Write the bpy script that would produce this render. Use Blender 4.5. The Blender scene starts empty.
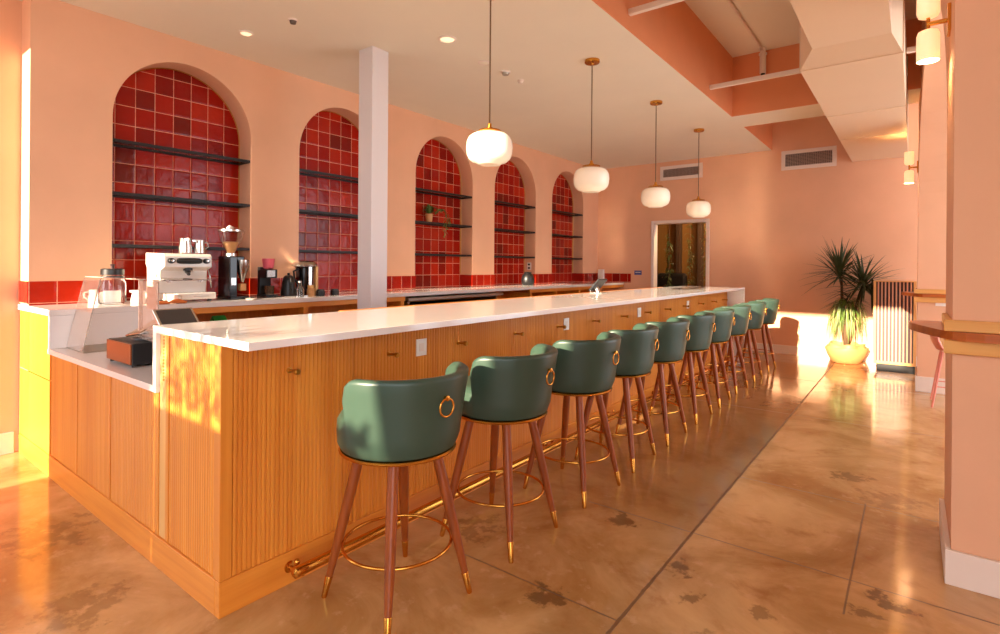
import bpy, bmesh, math, random
from mathutils import Vector, Matrix
random.seed(7)
C = bpy.context.scene.collection
sc = bpy.context.scene
PI = math.pi
R = math.radians

def lin(c):
    def f(v):
        v /= 255.0
        return v / 12.92 if v <= 0.04045 else ((v + 0.055) / 1.055) ** 2.4
    return (f(c[0]), f(c[1]), f(c[2]), 1.0)

# ------------------------------------------------------------------ camera, light, exposure
cam = bpy.data.cameras.new('camera')
camo = bpy.data.objects.new('camera', cam)
C.objects.link(camo)
cam.sensor_width = 36.0
cam.lens = 19.517
cam.shift_y = -0.0516
cam.clip_start = 0.02
camo.matrix_world = (Matrix.Translation((2.0904, -0.9988, 1.35)) @ Matrix.Rotation(R(37.3415), 4, 'Z')
                     @ Matrix.Rotation(R(90), 4, 'X') @ Matrix.Rotation(R(0.4255), 4, 'Z'))
sc.camera = camo

world = bpy.data.worlds.new('world')
sc.world = world
world.use_nodes = True
bgn = world.node_tree.nodes['Background']
bgn.inputs['Color'].default_value = (0.93, 0.97, 1.05, 1)
bgn.inputs['Strength'].default_value = 2.9

sun = bpy.data.lights.new('sun', 'SUN')
sun.energy = 14.0
sun.angle = R(0.55)
sun.color = (1.0, 0.82, 0.60)
suno = bpy.data.objects.new('sun', sun)
C.objects.link(suno)
suno.rotation_euler = Vector((0.0, 1.0, -0.26)).to_track_quat('-Z', 'Y').to_euler()
suno.location = (0, -6, 4)

sc.view_settings.view_transform = 'Standard'
sc.view_settings.look = 'None'
sc.view_settings.gamma = 1.0
sc.view_settings.use_curve_mapping = False
sc.view_settings.exposure = 0.7
sc.cycles.max_bounces = 10
sc.cycles.diffuse_bounces = 6
sc.cycles.glossy_bounces = 5
sc.cycles.transmission_bounces = 8
sc.cycles.transparent_max_bounces = 12
sc.cycles.blur_glossy = 0.0
sc.cycles.use_denoising = True
sc.cycles.sample_clamp_indirect = 60.0

# ------------------------------------------------------------------ materials
M = {}

def nmat(name):
    m = bpy.data.materials.new(name)
    m.use_nodes = True
    M[name] = m
    nt = m.node_tree
    return m, nt, nt.nodes['Principled BSDF']

def setin(b, **k):
    for a, v in k.items():
        b.inputs[a.replace('_', ' ')].default_value = v

def mat(name, col, rough=0.5, metal=0.0, spec=0.5, trans=0.0, emit=None, estr=0.0, coat=0.0, ior=None, mottle=0.0, mscale=6.0, sss=0.0):
    m, nt, b = nmat(name)
    c = lin(col)
    setin(b, Base_Color=c, Roughness=rough, Metallic=metal)
    b.inputs['Specular IOR Level'].default_value = spec
    b.inputs['Transmission Weight'].default_value = trans
    b.inputs['Coat Weight'].default_value = coat
    if ior:
        b.inputs['IOR'].default_value = ior
    if emit:
        b.inputs['Emission Color'].default_value = lin(emit)
        b.inputs['Emission Strength'].default_value = estr
    if mottle:
        tc = nt.nodes.new('ShaderNodeTexCoord')
        n = nt.nodes.new('ShaderNodeTexNoise')
        n.inputs['Scale'].default_value = mscale
        n.inputs['Detail'].default_value = 4
        nt.links.new(tc.outputs['Object'], n.inputs['Vector'])
        mx = nt.nodes.new('ShaderNodeMix')
        mx.data_type = 'RGBA'
        mx.inputs[6].default_value = tuple(x * (1 - mottle) for x in c[:3]) + (1,)
        mx.inputs[7].default_value = tuple(min(1, x * (1 + mottle)) for x in c[:3]) + (1,)
        nt.links.new(n.outputs['Fac'], mx.inputs[0])
        nt.links.new(mx.outputs[2], b.inputs['Base Color'])
    return m

def math_node(nt, op, a, b=None, c=None):
    n = nt.nodes.new('ShaderNodeMath')
    n.operation = op
    for i, v in enumerate((a, b, c)):
        if v is None:
            continue
        if isinstance(v, (int, float)):
            n.inputs[i].default_value = v
        else:
            nt.links.new(v, n.inputs[i])
    return n.outputs[0]

def mixcol(nt, fac, a, b):
    mx = nt.nodes.new('ShaderNodeMix')
    mx.data_type = 'RGBA'
    for i, v in ((0, fac), (6, a), (7, b)):
        if isinstance(v, (tuple, float, int)):
            mx.inputs[i].default_value = v
        else:
            nt.links.new(v, mx.inputs[i])
    return mx.outputs[2]

def plaster(name, col, var=0.10, rough=0.75):
    m, nt, b = nmat(name)
    c = lin(col)
    tc = nt.nodes.new('ShaderNodeTexCoord')
    n1 = nt.nodes.new('ShaderNodeTexNoise'); n1.inputs['Scale'].default_value = 1.7; n1.inputs['Detail'].default_value = 6
    n2 = nt.nodes.new('ShaderNodeTexNoise'); n2.inputs['Scale'].default_value = 70; n2.inputs['Detail'].default_value = 3
    for n in (n1, n2):
        nt.links.new(tc.outputs['Object'], n.inputs['Vector'])
    rp = nt.nodes.new('ShaderNodeMapRange'); rp.inputs[1].default_value = 0.3; rp.inputs[2].default_value = 0.7
    nt.links.new(n1.outputs['Fac'], rp.inputs[0])
    dark = tuple(x * (1 - var) for x in c[:3]) + (1,)
    nt.links.new(mixcol(nt, rp.outputs[0], dark, c), b.inputs['Base Color'])
    bp = nt.nodes.new('ShaderNodeBump'); bp.inputs['Strength'].default_value = 0.06; bp.inputs['Distance'].default_value = 0.01
    nt.links.new(n2.outputs['Fac'], bp.inputs['Height'])
    nt.links.new(bp.outputs[0], b.inputs['Normal'])
    setin(b, Roughness=rough)
    b.inputs['Specular IOR Level'].default_value = 0.3
    return m

def wood(name, c1, c2, stretch=(30, 30, 0.6), rough=0.38, coat=0.0, spec=0.4):
    m, nt, b = nmat(name)
    tc = nt.nodes.new('ShaderNodeTexCoord')
    mp = nt.nodes.new('ShaderNodeMapping'); mp.inputs['Scale'].default_value = stretch
    nt.links.new(tc.outputs['Object'], mp.inputs[0])
    n = nt.nodes.new('ShaderNodeTexNoise'); n.inputs['Scale'].default_value = 1.0; n.inputs['Detail'].default_value = 5; n.inputs['Roughness'].default_value = 0.6
    nt.links.new(mp.outputs[0], n.inputs['Vector'])
    mp2 = nt.nodes.new('ShaderNodeMapping'); mp2.inputs['Scale'].default_value = tuple(s * 0.12 for s in stretch)
    nt.links.new(tc.outputs['Object'], mp2.inputs[0])
    n2 = nt.nodes.new('ShaderNodeTexNoise'); n2.inputs['Scale'].default_value = 1.0; n2.inputs['Detail'].default_value = 3
    nt.links.new(mp2.outputs[0], n2.inputs['Vector'])
    f = math_node(nt, 'MULTIPLY_ADD', n.outputs['Fac'], 0.65, math_node(nt, 'MULTIPLY', n2.outputs['Fac'], 0.5))
    rp = nt.nodes.new('ShaderNodeMapRange'); rp.inputs[1].default_value = 0.36; rp.inputs[2].default_value = 0.8
    nt.links.new(f, rp.inputs[0])
    nt.links.new(mixcol(nt, rp.outputs[0], lin(c1), lin(c2)), b.inputs['Base Color'])
    bp = nt.nodes.new('ShaderNodeBump'); bp.inputs['Strength'].default_value = 0.08; bp.inputs['Distance'].default_value = 0.004
    nt.links.new(n.outputs['Fac'], bp.inputs['Height']); nt.links.new(bp.outputs[0], b.inputs['Normal'])
    setin(b, Roughness=rough)
    b.inputs['Specular IOR Level'].default_value = spec
    b.inputs['Coat Weight'].default_value = coat
    return m

def tile(name, axis, pu, pv, ou, ov):
    """glazed zellige squares: grout grid, a colour and a slight tilt of its own for every tile"""
    m, nt, b = nmat(name)
    tc = nt.nodes.new('ShaderNodeTexCoord')
    sx = nt.nodes.new('ShaderNodeSeparateXYZ')
    nt.links.new(tc.outputs['Object'], sx.inputs[0])
    u = math_node(nt, 'DIVIDE', math_node(nt, 'SUBTRACT', sx.outputs[axis], ou), pu)
    v = math_node(nt, 'DIVIDE', math_node(nt, 'SUBTRACT', sx.outputs['Z'], ov), pv)
    fu, fv = math_node(nt, 'FRACT', u), math_node(nt, 'FRACT', v)
    iu, iv = math_node(nt, 'FLOOR', u), math_node(nt, 'FLOOR', v)
    du = math_node(nt, 'MINIMUM', fu, math_node(nt, 'SUBTRACT', 1.0, fu))
    dv = math_node(nt, 'MINIMUM', fv, math_node(nt, 'SUBTRACT', 1.0, fv))
    d = math_node(nt, 'MINIMUM', du, dv)
    nz = nt.nodes.new('ShaderNodeTexNoise'); nz.inputs['Scale'].default_value = 30
    nt.links.new(tc.outputs['Object'], nz.inputs['Vector'])
    d2 = math_node(nt, 'ADD', d, math_node(nt, 'MULTIPLY', math_node(nt, 'SUBTRACT', nz.outputs['Fac'], 0.5), 0.02))
    grout = math_node(nt, 'LESS_THAN', d2, 0.017)
    cv = nt.nodes.new('ShaderNodeCombineXYZ')
    nt.links.new(iu, cv.inputs[0]); nt.links.new(iv, cv.inputs[1])
    wn = nt.nodes.new('ShaderNodeTexWhiteNoise'); wn.noise_dimensions = '2D'
    nt.links.new(cv.outputs[0], wn.inputs['Vector'])
    ramp = nt.nodes.new('ShaderNodeValToRGB')
    e = ramp.color_ramp.elements
    e[0].position = 0.0; e[0].color = lin((112, 22, 10))
    e[1].position = 1.0; e[1].color = lin((188, 42, 16))
    k = e.new(0.18); k.color = lin((140, 16, 8))
    k = e.new(0.55); k.color = lin((165, 24, 9))
    nt.links.new(wn.outputs['Value'], ramp.inputs[0])
    n2 = nt.nodes.new('ShaderNodeTexNoise'); n2.inputs['Scale'].default_value = 16; n2.inputs['Detail'].default_value = 3
    nt.links.new(tc.outputs['Object'], n2.inputs['Vector'])
    c0 = mixcol(nt, math_node(nt, 'MULTIPLY', n2.outputs['Fac'], 0.35), ramp.outputs[0], lin((120, 14, 6)))
    nt.links.new(mixcol(nt, grout, c0, lin((222, 148, 116))), b.inputs['Base Color'])
    # uneven glaze
    edge = nt.nodes.new('ShaderNodeMapRange'); edge.inputs[1].default_value = 0.0; edge.inputs[2].default_value = 0.10
    nt.links.new(d2, edge.inputs[0])
    sepc = nt.nodes.new('ShaderNodeSeparateColor')
    nt.links.new(wn.outputs['Color'], sepc.inputs[0])
    tl = math_node(nt, 'ADD', math_node(nt, 'MULTIPLY', fu, math_node(nt, 'SUBTRACT', sepc.outputs[0], 0.5)),
                   math_node(nt, 'MULTIPLY', fv, math_node(nt, 'SUBTRACT', sepc.outputs[1], 0.5)))
    hgt = math_node(nt, 'ADD', math_node(nt, 'MULTIPLY', edge.outputs[0], 0.6),
                    math_node(nt, 'ADD', math_node(nt, 'MULTIPLY', tl, 0.9), math_node(nt, 'MULTIPLY', n2.outputs['Fac'], 1.3)))
    bp = nt.nodes.new('ShaderNodeBump'); bp.inputs['Strength'].default_value = 0.45; bp.inputs['Distance'].default_value = 0.006
    nt.links.new(hgt, bp.inputs['Height']); nt.links.new(bp.outputs[0], b.inputs['Normal'])
    nt.links.new(math_node(nt, 'MULTIPLY_ADD', grout, 0.55, 0.18), b.inputs['Roughness'])
    b.inputs['Specular IOR Level'].default_value = 0.3
    return m

def concrete(name):
    m, nt, b = nmat(name)
    tc = nt.nodes.new('ShaderNodeTexCoord')
    sx = nt.nodes.new('ShaderNodeSeparateXYZ'); nt.links.new(tc.outputs['Object'], sx.inputs[0])
    X, Y = sx.outputs['X'], sx.outputs['Y']
    def noise(scale, detail=6, rough=0.6, dist=0.0):
        n = nt.nodes.new('ShaderNodeTexNoise'); n.inputs['Scale'].default_value = scale
        n.inputs['Detail'].default_value = detail; n.inputs['Roughness'].default_value = rough; n.inputs['Distortion'].default_value = dist
        nt.links.new(tc.outputs['Object'], n.inputs['Vector'])
        return n.outputs['Fac']
    def rng(v, a, c):
        r = nt.nodes.new('ShaderNodeMapRange'); r.interpolation_type = 'SMOOTHSTEP'
        r.inputs[1].default_value = a; r.inputs[2].default_value = c
        nt.links.new(v, r.inputs[0]); return r.outputs[0]
    n1 = noise(1.3, 8, 0.62, 0.8); n2 = noise(4.5, 6, 0.6, 0.4); n3 = noise(26, 4); n4 = noise(11, 5, 0.65)
    col = mixcol(nt, rng(n1, 0.30, 0.68), lin((158, 112, 60)), lin((208, 164, 110)))
    col = mixcol(nt, math_node(nt, 'MULTIPLY', rng(n2, 0.52, 0.75), 0.55), col, lin((140, 82, 34)))
    col = mixcol(nt, math_node(nt, 'MULTIPLY', rng(n4, 0.56, 0.70), 0.35), col, lin((214, 170, 128)))
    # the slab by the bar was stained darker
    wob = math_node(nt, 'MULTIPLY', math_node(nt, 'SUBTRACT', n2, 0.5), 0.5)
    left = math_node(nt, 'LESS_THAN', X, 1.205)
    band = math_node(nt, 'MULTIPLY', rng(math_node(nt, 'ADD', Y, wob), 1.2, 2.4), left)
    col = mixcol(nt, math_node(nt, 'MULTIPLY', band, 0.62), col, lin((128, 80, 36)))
    # separate dark blotches
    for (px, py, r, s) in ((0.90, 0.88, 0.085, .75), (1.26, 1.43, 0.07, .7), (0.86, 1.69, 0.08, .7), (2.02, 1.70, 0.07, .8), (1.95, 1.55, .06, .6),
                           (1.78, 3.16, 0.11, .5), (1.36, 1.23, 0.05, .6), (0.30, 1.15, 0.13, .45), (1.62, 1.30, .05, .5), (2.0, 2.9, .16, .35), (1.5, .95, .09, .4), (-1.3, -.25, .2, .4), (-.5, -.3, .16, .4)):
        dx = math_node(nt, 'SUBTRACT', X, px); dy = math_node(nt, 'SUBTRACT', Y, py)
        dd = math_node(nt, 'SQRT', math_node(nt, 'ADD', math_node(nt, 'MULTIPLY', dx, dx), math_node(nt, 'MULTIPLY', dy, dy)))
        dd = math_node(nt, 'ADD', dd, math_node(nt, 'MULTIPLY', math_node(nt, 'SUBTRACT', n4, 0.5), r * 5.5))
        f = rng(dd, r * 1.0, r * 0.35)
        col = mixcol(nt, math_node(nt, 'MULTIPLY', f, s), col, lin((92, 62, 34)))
    # saw-cut joints
    j = None
    def line(coord, at, w, lo=None, hi=None, other=None):
        d = math_node(nt, 'ABSOLUTE', math_node(nt, 'SUBTRACT', math_node(nt, 'ADD', coord, math_node(nt, 'MULTIPLY', math_node(nt, 'SUBTRACT', n3, 0.5), w * 1.6)), at))
        f = math_node(nt, 'LESS_THAN', d, w)
        if lo is not None:
            f = math_node(nt, 'MULTIPLY', f, math_node(nt, 'MULTIPLY', math_node(nt, 'GREATER_THAN', other, lo), math_node(nt, 'LESS_THAN', other, hi)))
        return f
    js = [line(X, 1.205, 0.0075), line(Y, 0.92, 0.004, 0.38, 1.2, X), line(Y, 1.79, 0.0045, 0.62, 3.2, X), line(X, 1.88, 0.004, 1.5, 2.75, Y),
          line(Y, 2.72, 0.005, 1.2, 2.3, X), line(Y, 4.6, .006, .2, 3, X), line(Y, 6.4, .007, .2, 3, X)]
    for q in js:
        j = q if j is None else math_node(nt, 'MAXIMUM', j, q)
    col = mixcol(nt, math_node(nt, 'MULTIPLY', j, 0.75), col, lin((96, 66, 40)))
    nt.links.new(col, b.inputs['Base Color'])
    rr = math_node(nt, 'MULTIPLY_ADD', rng(n2, 0.4, 0.7), 0.10, 0.10)
    nt.links.new(math_node(nt, 'MULTIPLY_ADD', j, 0.4, rr), b.inputs['Roughness'])
    bp = nt.nodes.new('ShaderNodeBump'); bp.inputs['Strength'].default_value = 0.10; bp.inputs['Distance'].default_value = 0.006
    nt.links.new(math_node(nt, 'SUBTRACT', math_node(nt, 'ADD', n1, math_node(nt, 'MULTIPLY', n3, 0.15)), math_node(nt, 'MULTIPLY', j, 0.5)), bp.inputs['Height'])
    nt.links.new(bp.outputs[0], b.inputs['Normal'])
    b.inputs['Specular IOR Level'].default_value = 0.6
    return m

plaster('pink', (234, 181, 144))
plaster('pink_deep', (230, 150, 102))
plaster('ceil', (234, 224, 204), 0.04, 0.85)
plaster('pavement', (172, 162, 150), 0.1, 0.9)
plaster('light_blocker', (150, 130, 115), 0.1, 0.9)
plaster('column_paint', (216, 208, 206), 0.02, 0.6)
mat('white_paint', (232, 216, 202), 0.5)
concrete('concrete')
wood('oak', (196, 108, 28), (226, 148, 56))
wood('oak_y', (196, 108, 28), (226, 148, 56), stretch=(30, 1.2, 30))
wood('oak_x', (196, 108, 28), (226, 148, 56), stretch=(1.2, 30, 30))
wood('ledge_wood', (150, 66, 18), (196, 104, 36), stretch=(1.5, 30, 30), rough=0.3, coat=0.2)
wood('pale_wood', (214, 150, 76), (236, 180, 104), stretch=(1.5, 30, 30))
wood('pale_wood_z', (206, 150, 84), (232, 182, 112), stretch=(30, 30, 1.5))
wood('walnut', (108, 46, 12), (160, 78, 24), stretch=(40, 40, 2.0), rough=0.35, coat=0.0)
wood('dark_wood', (70, 46, 30), (96, 64, 40), stretch=(30, 30, 1.5))
tile('tile_niche', 'Y', 0.1425, 0.155, 0.567, 1.218)
tile('tile_band', 'Y', 0.155, 0.155, 0.0, 1.063)
tile('tile_band_far', 'X', 0.155, 0.155, -2.75, 1.063)
mat('quartz', (228, 220, 214), 0.095, spec=0.8, mottle=0.03, mscale=3)
mat('brass', (214, 152, 66), 0.24, 1.0)
mat('brass_dull', (190, 132, 56), 0.35, 1.0)
mat('leather', (50, 71, 58), 0.38, spec=0.5, mottle=0.08, mscale=14)
mat('black_steel', (30, 24, 22), 0.45, 0.3)
mat('smoked_glass', (120, 84, 52), 0.1, 0, 0.5, trans=0.75)
mat('black', (18, 17, 18), 0.4)
mat('black_gloss', (14, 14, 18), 0.15)
mat('dark_grey', (60, 56, 54), 0.45)
mat('steel', (200, 196, 190), 0.25, 1.0)
mat('steel_dull', (176, 166, 150), 0.4, 0.9)
mat('white_enamel', (222, 212, 200), 0.2, coat=0.3)
mat('white_plastic', (235, 228, 220), 0.4)
mat('opal', (250, 236, 214), 0.25, emit=(255, 214, 160), estr=0.03)
mat('sconce_glass', (244, 226, 200), 0.3, emit=(255, 200, 140), estr=0.55)
mat('cord', (120, 92, 60), 0.5)
mat('glass', (255, 255, 255), 0.02, trans=1.0, ior=1.45)
mat('acrylic', (250, 236, 226), 0.03, trans=0.82, ior=1.2)
mat('beans', (196, 140, 84), 0.6, mottle=0.3, mscale=90)
mat('pink_metal', (228, 140, 120), 0.4)
mat('pink_plastic', (222, 96, 110), 0.4)
mat('terracotta_pale', (200, 140, 84), 0.55, mottle=0.06, mscale=8)
mat('leaf_dark', (58, 66, 30), 0.45, mottle=0.3, mscale=5)
mat('leaf_lime', (92, 118, 40), 0.5, mottle=0.25, mscale=9)
mat('leaf_cream', (150, 156, 96), 0.5, mottle=0.1, mscale=9)
mat('leaf_green', (84, 104, 40), 0.5, mottle=0.25, mscale=12)
mat('bark', (96, 70, 44), 0.8)
mat('copper_panel', (150, 84, 44), 0.3, 0.6)
mat('screen', (26, 26, 28), 0.12)
mat('blue_plate', (70, 84, 150), 0.4)
mat('green_box', (40, 150, 50), 0.4)
mat('cloth_orange', (196, 104, 44), 0.8)
mat('slat_dark', (66, 40, 40), 0.5)
mat('slat_light', (206, 150, 116), 0.45)
mat('grille_dark', (96, 78, 68), 0.6)
mat('louvre_paint', (188, 164, 148), 0.5)
mat('hole', (30, 20, 14), 0.8)
mat('duct_metal', (226, 200, 168), 0.45, mottle=0.03, mscale=2)
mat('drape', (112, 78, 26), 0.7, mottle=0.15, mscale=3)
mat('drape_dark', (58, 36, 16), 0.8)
mat('lamp_disc', (255, 240, 220), 0.4, emit=(255, 226, 180), estr=0.6)

# ------------------------------------------------------------------ mesh builder
class MB:
    def __init__(s):
        s.bm = bmesh.new()
    def face(s, pts):
        vs = [s.bm.verts.new(p) for p in pts]
        return s.bm.faces.new(vs)
    def box(s, x0, x1, y0, y1, z0, z1, bev=0.0, seg=2):
        r = bmesh.ops.create_cube(s.bm, size=1.0)
        vs = r['verts']
        for v in vs:
            v.co = Vector(((x0 + x1) / 2 + v.co.x * (x1 - x0), (y0 + y1) / 2 + v.co.y * (y1 - y0), (z0 + z1) / 2 + v.co.z * (z1 - z0)))
        if bev:
            es = list({e for v in vs for e in v.link_edges})
            bmesh.ops.bevel(s.bm, geom=es, offset=bev, segments=seg, affect='EDGES', profile=0.5)
        return s
    def tbox(s, mtx, sx, sy, sz, bev=0.0, seg=2):
        r = bmesh.ops.create_cube(s.bm, size=1.0)
        vs = r['verts']
        for v in vs:
            v.co = mtx @ Vector((v.co.x * sx, v.co.y * sy, v.co.z * sz))
        if bev:
            es = list({e for v in vs for e in v.link_edges})
            bmesh.ops.bevel(s.bm, geom=es, offset=bev, segments=seg, affect='EDGES', profile=0.5)
        return s
    def lathe(s, prof, n=24, c=(0, 0, 0), axis='Z', mtx=None):
        rings = []
        for (r, z) in prof:
            ring = []
            for i in range(n):
                a = 2 * PI * i / n
                p = Vector((r * math.cos(a), r * math.sin(a), z))
                if axis == 'X':
                    p = Vector((p.z, p.x, p.y))
                elif axis == 'Y':
                    p = Vector((p.x, p.z, p.y))
                if mtx is not None:
                    p = mtx @ p
                ring.append(s.bm.verts.new(p + Vector(c)))
            rings.append(ring)
        for a, b in zip(rings, rings[1:]):
            for i in range(n):
                j = (i + 1) % n
                s.bm.faces.new((a[i], a[j], b[j], b[i]))
        if prof[0][0] > 1e-6:
            s.bm.faces.new(rings[0][::-1])
        if prof[-1][0] > 1e-6:
            s.bm.faces.new(rings[-1])
        return s
    def tube(s, pts, rad, n=10, closed=False):
        pts = [Vector(p) for p in pts]
        m = len(pts)
        rads = rad if isinstance(rad, (list, tuple)) else [rad] * m
        rings = []
        prev = None
        for i, p in enumerate(pts):
            if closed:
                t = (pts[(i + 1) % m] - pts[i - 1]).normalized()
            else:
                t = (pts[min(i + 1, m - 1)] - pts[max(i - 1, 0)]).normalized()
            if prev is None:
                u = t.orthogonal().normalized()
            else:
                u = (prev - t * prev.dot(t))
                u = u.normalized() if u.length > 1e-6 else t.orthogonal().normalized()
            prev = u
            w = t.cross(u)
            rings.append([s.bm.verts.new(p + (u * math.cos(2 * PI * k / n) + w * math.sin(2 * PI * k / n)) * rads[i]) for k in range(n)])
        pairs = list(zip(rings, rings[1:]))
        for a, b in pairs:
            for k in range(n):
                j = (k + 1) % n
                s.bm.faces.new((a[k], a[j], b[j], b[k]))
        if closed:
            a, b = rings[-1], rings[0]
            best = min(range(n), key=lambda o: sum((a[k].co - b[(k + o) % n].co).length for k in range(n)))
            for k in range(n):
                j = (k + 1) % n
                s.bm.faces.new((a[k], a[j], b[(j + best) % n], b[(k + best) % n]))
        else:
            s.bm.faces.new(rings[0][::-1])
            s.bm.faces.new(rings[-1])
        return s
    def ring(s, c, r, rad, axis='Z', n=32, m=8):
        pts = []
        for i in range(n):
            a = 2 * PI * i / n
            x, y = r * math.cos(a), r * math.sin(a)
            d = {'Z': (x, y, 0), 'X': (0, x, y), 'Y': (x, 0, y)}[axis]
            pts.append(Vector(c) + Vector(d))
        return s.tube(pts, rad, m, True)
    def prism(s, poly, axis, a0, a1):
        """poly: 2-D outline, extruded along axis from a0 to a1"""
        def P(u, v, w):
            return {'X': (w, u, v), 'Y': (u, w, v), 'Z': (u, v, w)}[axis]
        A = [s.bm.verts.new(P(u, v, a0)) for u, v in poly]
        B = [s.bm.verts.new(P(u, v, a1)) for u, v in poly]
        s.bm.faces.new(A); s.bm.faces.new(B[::-1])
        n = len(poly)
        for i in range(n):
            j = (i + 1) % n
            s.bm.faces.new((A[i], B[i], B[j], A[j]))
        return s
    def loft(s, loops, caps=True):
        rings = [[s.bm.verts.new(p) for p in l] for l in loops]
        n = len(rings[0])
        for a, b in zip(rings, rings[1:]):
            for i in range(n):
                j = (i + 1) % n
                s.bm.faces.new((a[i], a[j], b[j], b[i]))
        if caps:
            s.bm.faces.new(rings[0][::-1]); s.bm.faces.new(rings[-1])
        return s
    def ribbon(s, pts, w, side=None):
        """a leaf blade: narrow strip folded along its midrib, tapering to its tip"""
        pts = [Vector(p) for p in pts]
        m = len(pts)
        rows = []
        for i, p in enumerate(pts):
            t = (pts[min(i + 1, m - 1)] - pts[max(i - 1, 0)]).normalized()
            sd = side if side is not None else t.cross(Vector((0, 0, 1)))
            if sd.length < 1e-4:
                sd = Vector((1, 0, 0))
            sd = sd.normalized()
            up = sd.cross(t).normalized()
            f = i / (m - 1)
            ww = w * (1 - f ** 2.2) * (0.55 + 0.45 * min(1, f * 5)) + 0.0006
            rows.append([s.bm.verts.new(p - sd * ww + up * ww * 0.35), s.bm.verts.new(p), s.bm.verts.new(p + sd * ww + up * ww * 0.35)])
        for a, b in zip(rows, rows[1:]):
            s.bm.faces.new((a[0], a[1], b[1], b[0])); s.bm.faces.new((a[1], a[2], b[2], b[1]))
        return s
    def build(s, name, material, parent=None, smooth=None, loc=None):
        bmesh.ops.recalc_face_normals(s.bm, faces=s.bm.faces)
        me = bpy.data.meshes.new(name)
        s.bm.to_mesh(me); s.bm.free()
        o = bpy.data.objects.new(name, me)
        C.objects.link(o)
        me.materials.append(M[material] if isinstance(material, str) else material)
        if smooth:
            try:
                me.shade_smooth()
            except Exception:
                for p in me.polygons:
                    p.use_smooth = True
            if smooth is not True:
                me.set_sharp_from_angle(angle=R(smooth))
        if parent is not None:
            o.parent = parent
        if loc is not None:
            o.location = loc
        return o

def tag(o, label=None, cat=None, group=None, kind=None):
    if label: o['label'] = label
    if cat: o['category'] = cat
    if group: o['group'] = group
    if kind: o['kind'] = kind
    return o

def thing(name, label, cat, loc=(0, 0, 0), rz=0.0, group=None):
    o = bpy.data.objects.new(name, None)
    C.objects.link(o)
    o.empty_display_size = 0.1
    o.location = loc
    o.rotation_euler = (0, 0, rz)
    return tag(o, label, cat, group)

def struct(o, label, cat):
    return tag(o, label, cat, kind='structure')

def dup(root, loc, label, rz=None, group=None):
    r = root.copy(); C.objects.link(r)
    r.location = loc
    r['label'] = label
    if rz is not None: r.rotation_euler = (0, 0, rz)
    if group: r['group'] = group
    for ch in list(root.children):
        c = ch.copy(); C.objects.link(c); c.parent = r
        for g in list(ch.children):
            d = g.copy(); C.objects.link(d); d.parent = c
    return r

# ------------------------------------------------------------------ the room
CZ, RZ = 3.21, 3.94          # dropped ceiling, recess ceiling
WX, LX = -2.75, -2.97        # arch wall face, plain left wall face
FY = 8.45                    # far wall face
SY = -1.35                   # storefront
AR0, AP, AW, SPR = 0.485, 1.573, 1.082, 2.47

struct(MB().box(-3.2, 4.7, -1.6, 10.2, -0.12, 0.0).build('floor', 'concrete'), 'stained and polished concrete floor with saw-cut joints', 'floor')

struct(MB().box(-3.2, 0.287, -1.5, FY, CZ, RZ + 0.1).box(0.287, 4.7, -1.5, -0.2, CZ, RZ + 0.1).build('ceiling', 'ceil'), 'dropped beige ceiling over the bar', 'ceiling')
struct(MB().box(-3.2, 4.7, -1.6, 10.2, RZ + 0.1, RZ + 0.2).box(0.287, 4.7, -0.2, FY, RZ, RZ + 0.1).build('ceiling_recess', 'ceil'), 'higher beige ceiling inside the recess right of the bar', 'ceiling')
struct(MB().box(0.2875, 1.36, 6.075, 6.67, CZ, RZ).box(2.03, 2.3, 6.075, 6.67, CZ, RZ).box(1.36, 2.03, 6.075, 6.67, 3.57, RZ).build('ceiling_beam', 'ceil'), 'flat beige soffit band crossing between the two ceiling recesses', 'ceiling beam')
m = MB()
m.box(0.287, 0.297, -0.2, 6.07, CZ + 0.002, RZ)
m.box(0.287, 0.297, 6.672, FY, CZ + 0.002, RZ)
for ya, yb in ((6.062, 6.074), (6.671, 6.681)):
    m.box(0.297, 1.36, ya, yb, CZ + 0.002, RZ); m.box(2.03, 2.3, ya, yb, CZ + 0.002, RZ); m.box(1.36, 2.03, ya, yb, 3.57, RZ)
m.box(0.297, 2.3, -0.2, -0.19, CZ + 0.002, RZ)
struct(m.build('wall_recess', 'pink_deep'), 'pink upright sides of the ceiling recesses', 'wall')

# left wall and the arch wall built out in front of it
struct(MB().box(-3.12, LX - 0.012, -1.5, FY, 0, CZ).build('wall_left', 'pink'), 'plain pink left wall beside the bar end', 'wall')
m = MB()
ys = AR0
def arch_pts(k, n=40):
    y0 = AR0 + AP * k
    yc = y0 + AW / 2
    return [(yc - AW / 2 * math.cos(PI * i / n), SPR + AW / 2 * math.sin(PI * i / n)) for i in range(n + 1)]
prev = 0.0
for k in range(5):
    y0 = AR0 + AP * k; y1 = y0 + AW
    m.face([(WX, prev, 0), (WX, y0, 0), (WX, y0, SPR), (WX, prev, SPR)])
    m.face([(WX, prev, SPR), (WX, y0, SPR), (WX, y0, CZ), (WX, prev, CZ)])
    m.face([(WX, y0, 0), (WX, y1, 0), (WX, y1, 1.0), (WX, y0, 1.0)])
    P = arch_pts(k)
    for a, b in zip(P, P[1:]):
        m.face([(WX, a[0], a[1]), (WX, b[0], b[1]), (WX, b[0], CZ), (WX, a[0], CZ)])
    loop = [(y0, 1.0)] + P + [(y1, 1.0)]
    for a, b in zip(loop, loop[1:] + loop[:1]):
        m.face([(WX, a[0], a[1]), (LX, a[0], a[1]), (LX, b[0], b[1]), (WX, b[0], b[1])])
    prev = y1
m.face([(WX, prev, 0), (WX, FY, 0), (WX, FY, CZ), (WX, prev, CZ)])
m.face([(WX, 0, 0), (LX - .012, 0, 0), (LX - .012, 0, CZ), (WX, 0, CZ)])
bmesh.ops.remove_doubles(m.bm, verts=m.bm.verts, dist=1e-5)
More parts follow.
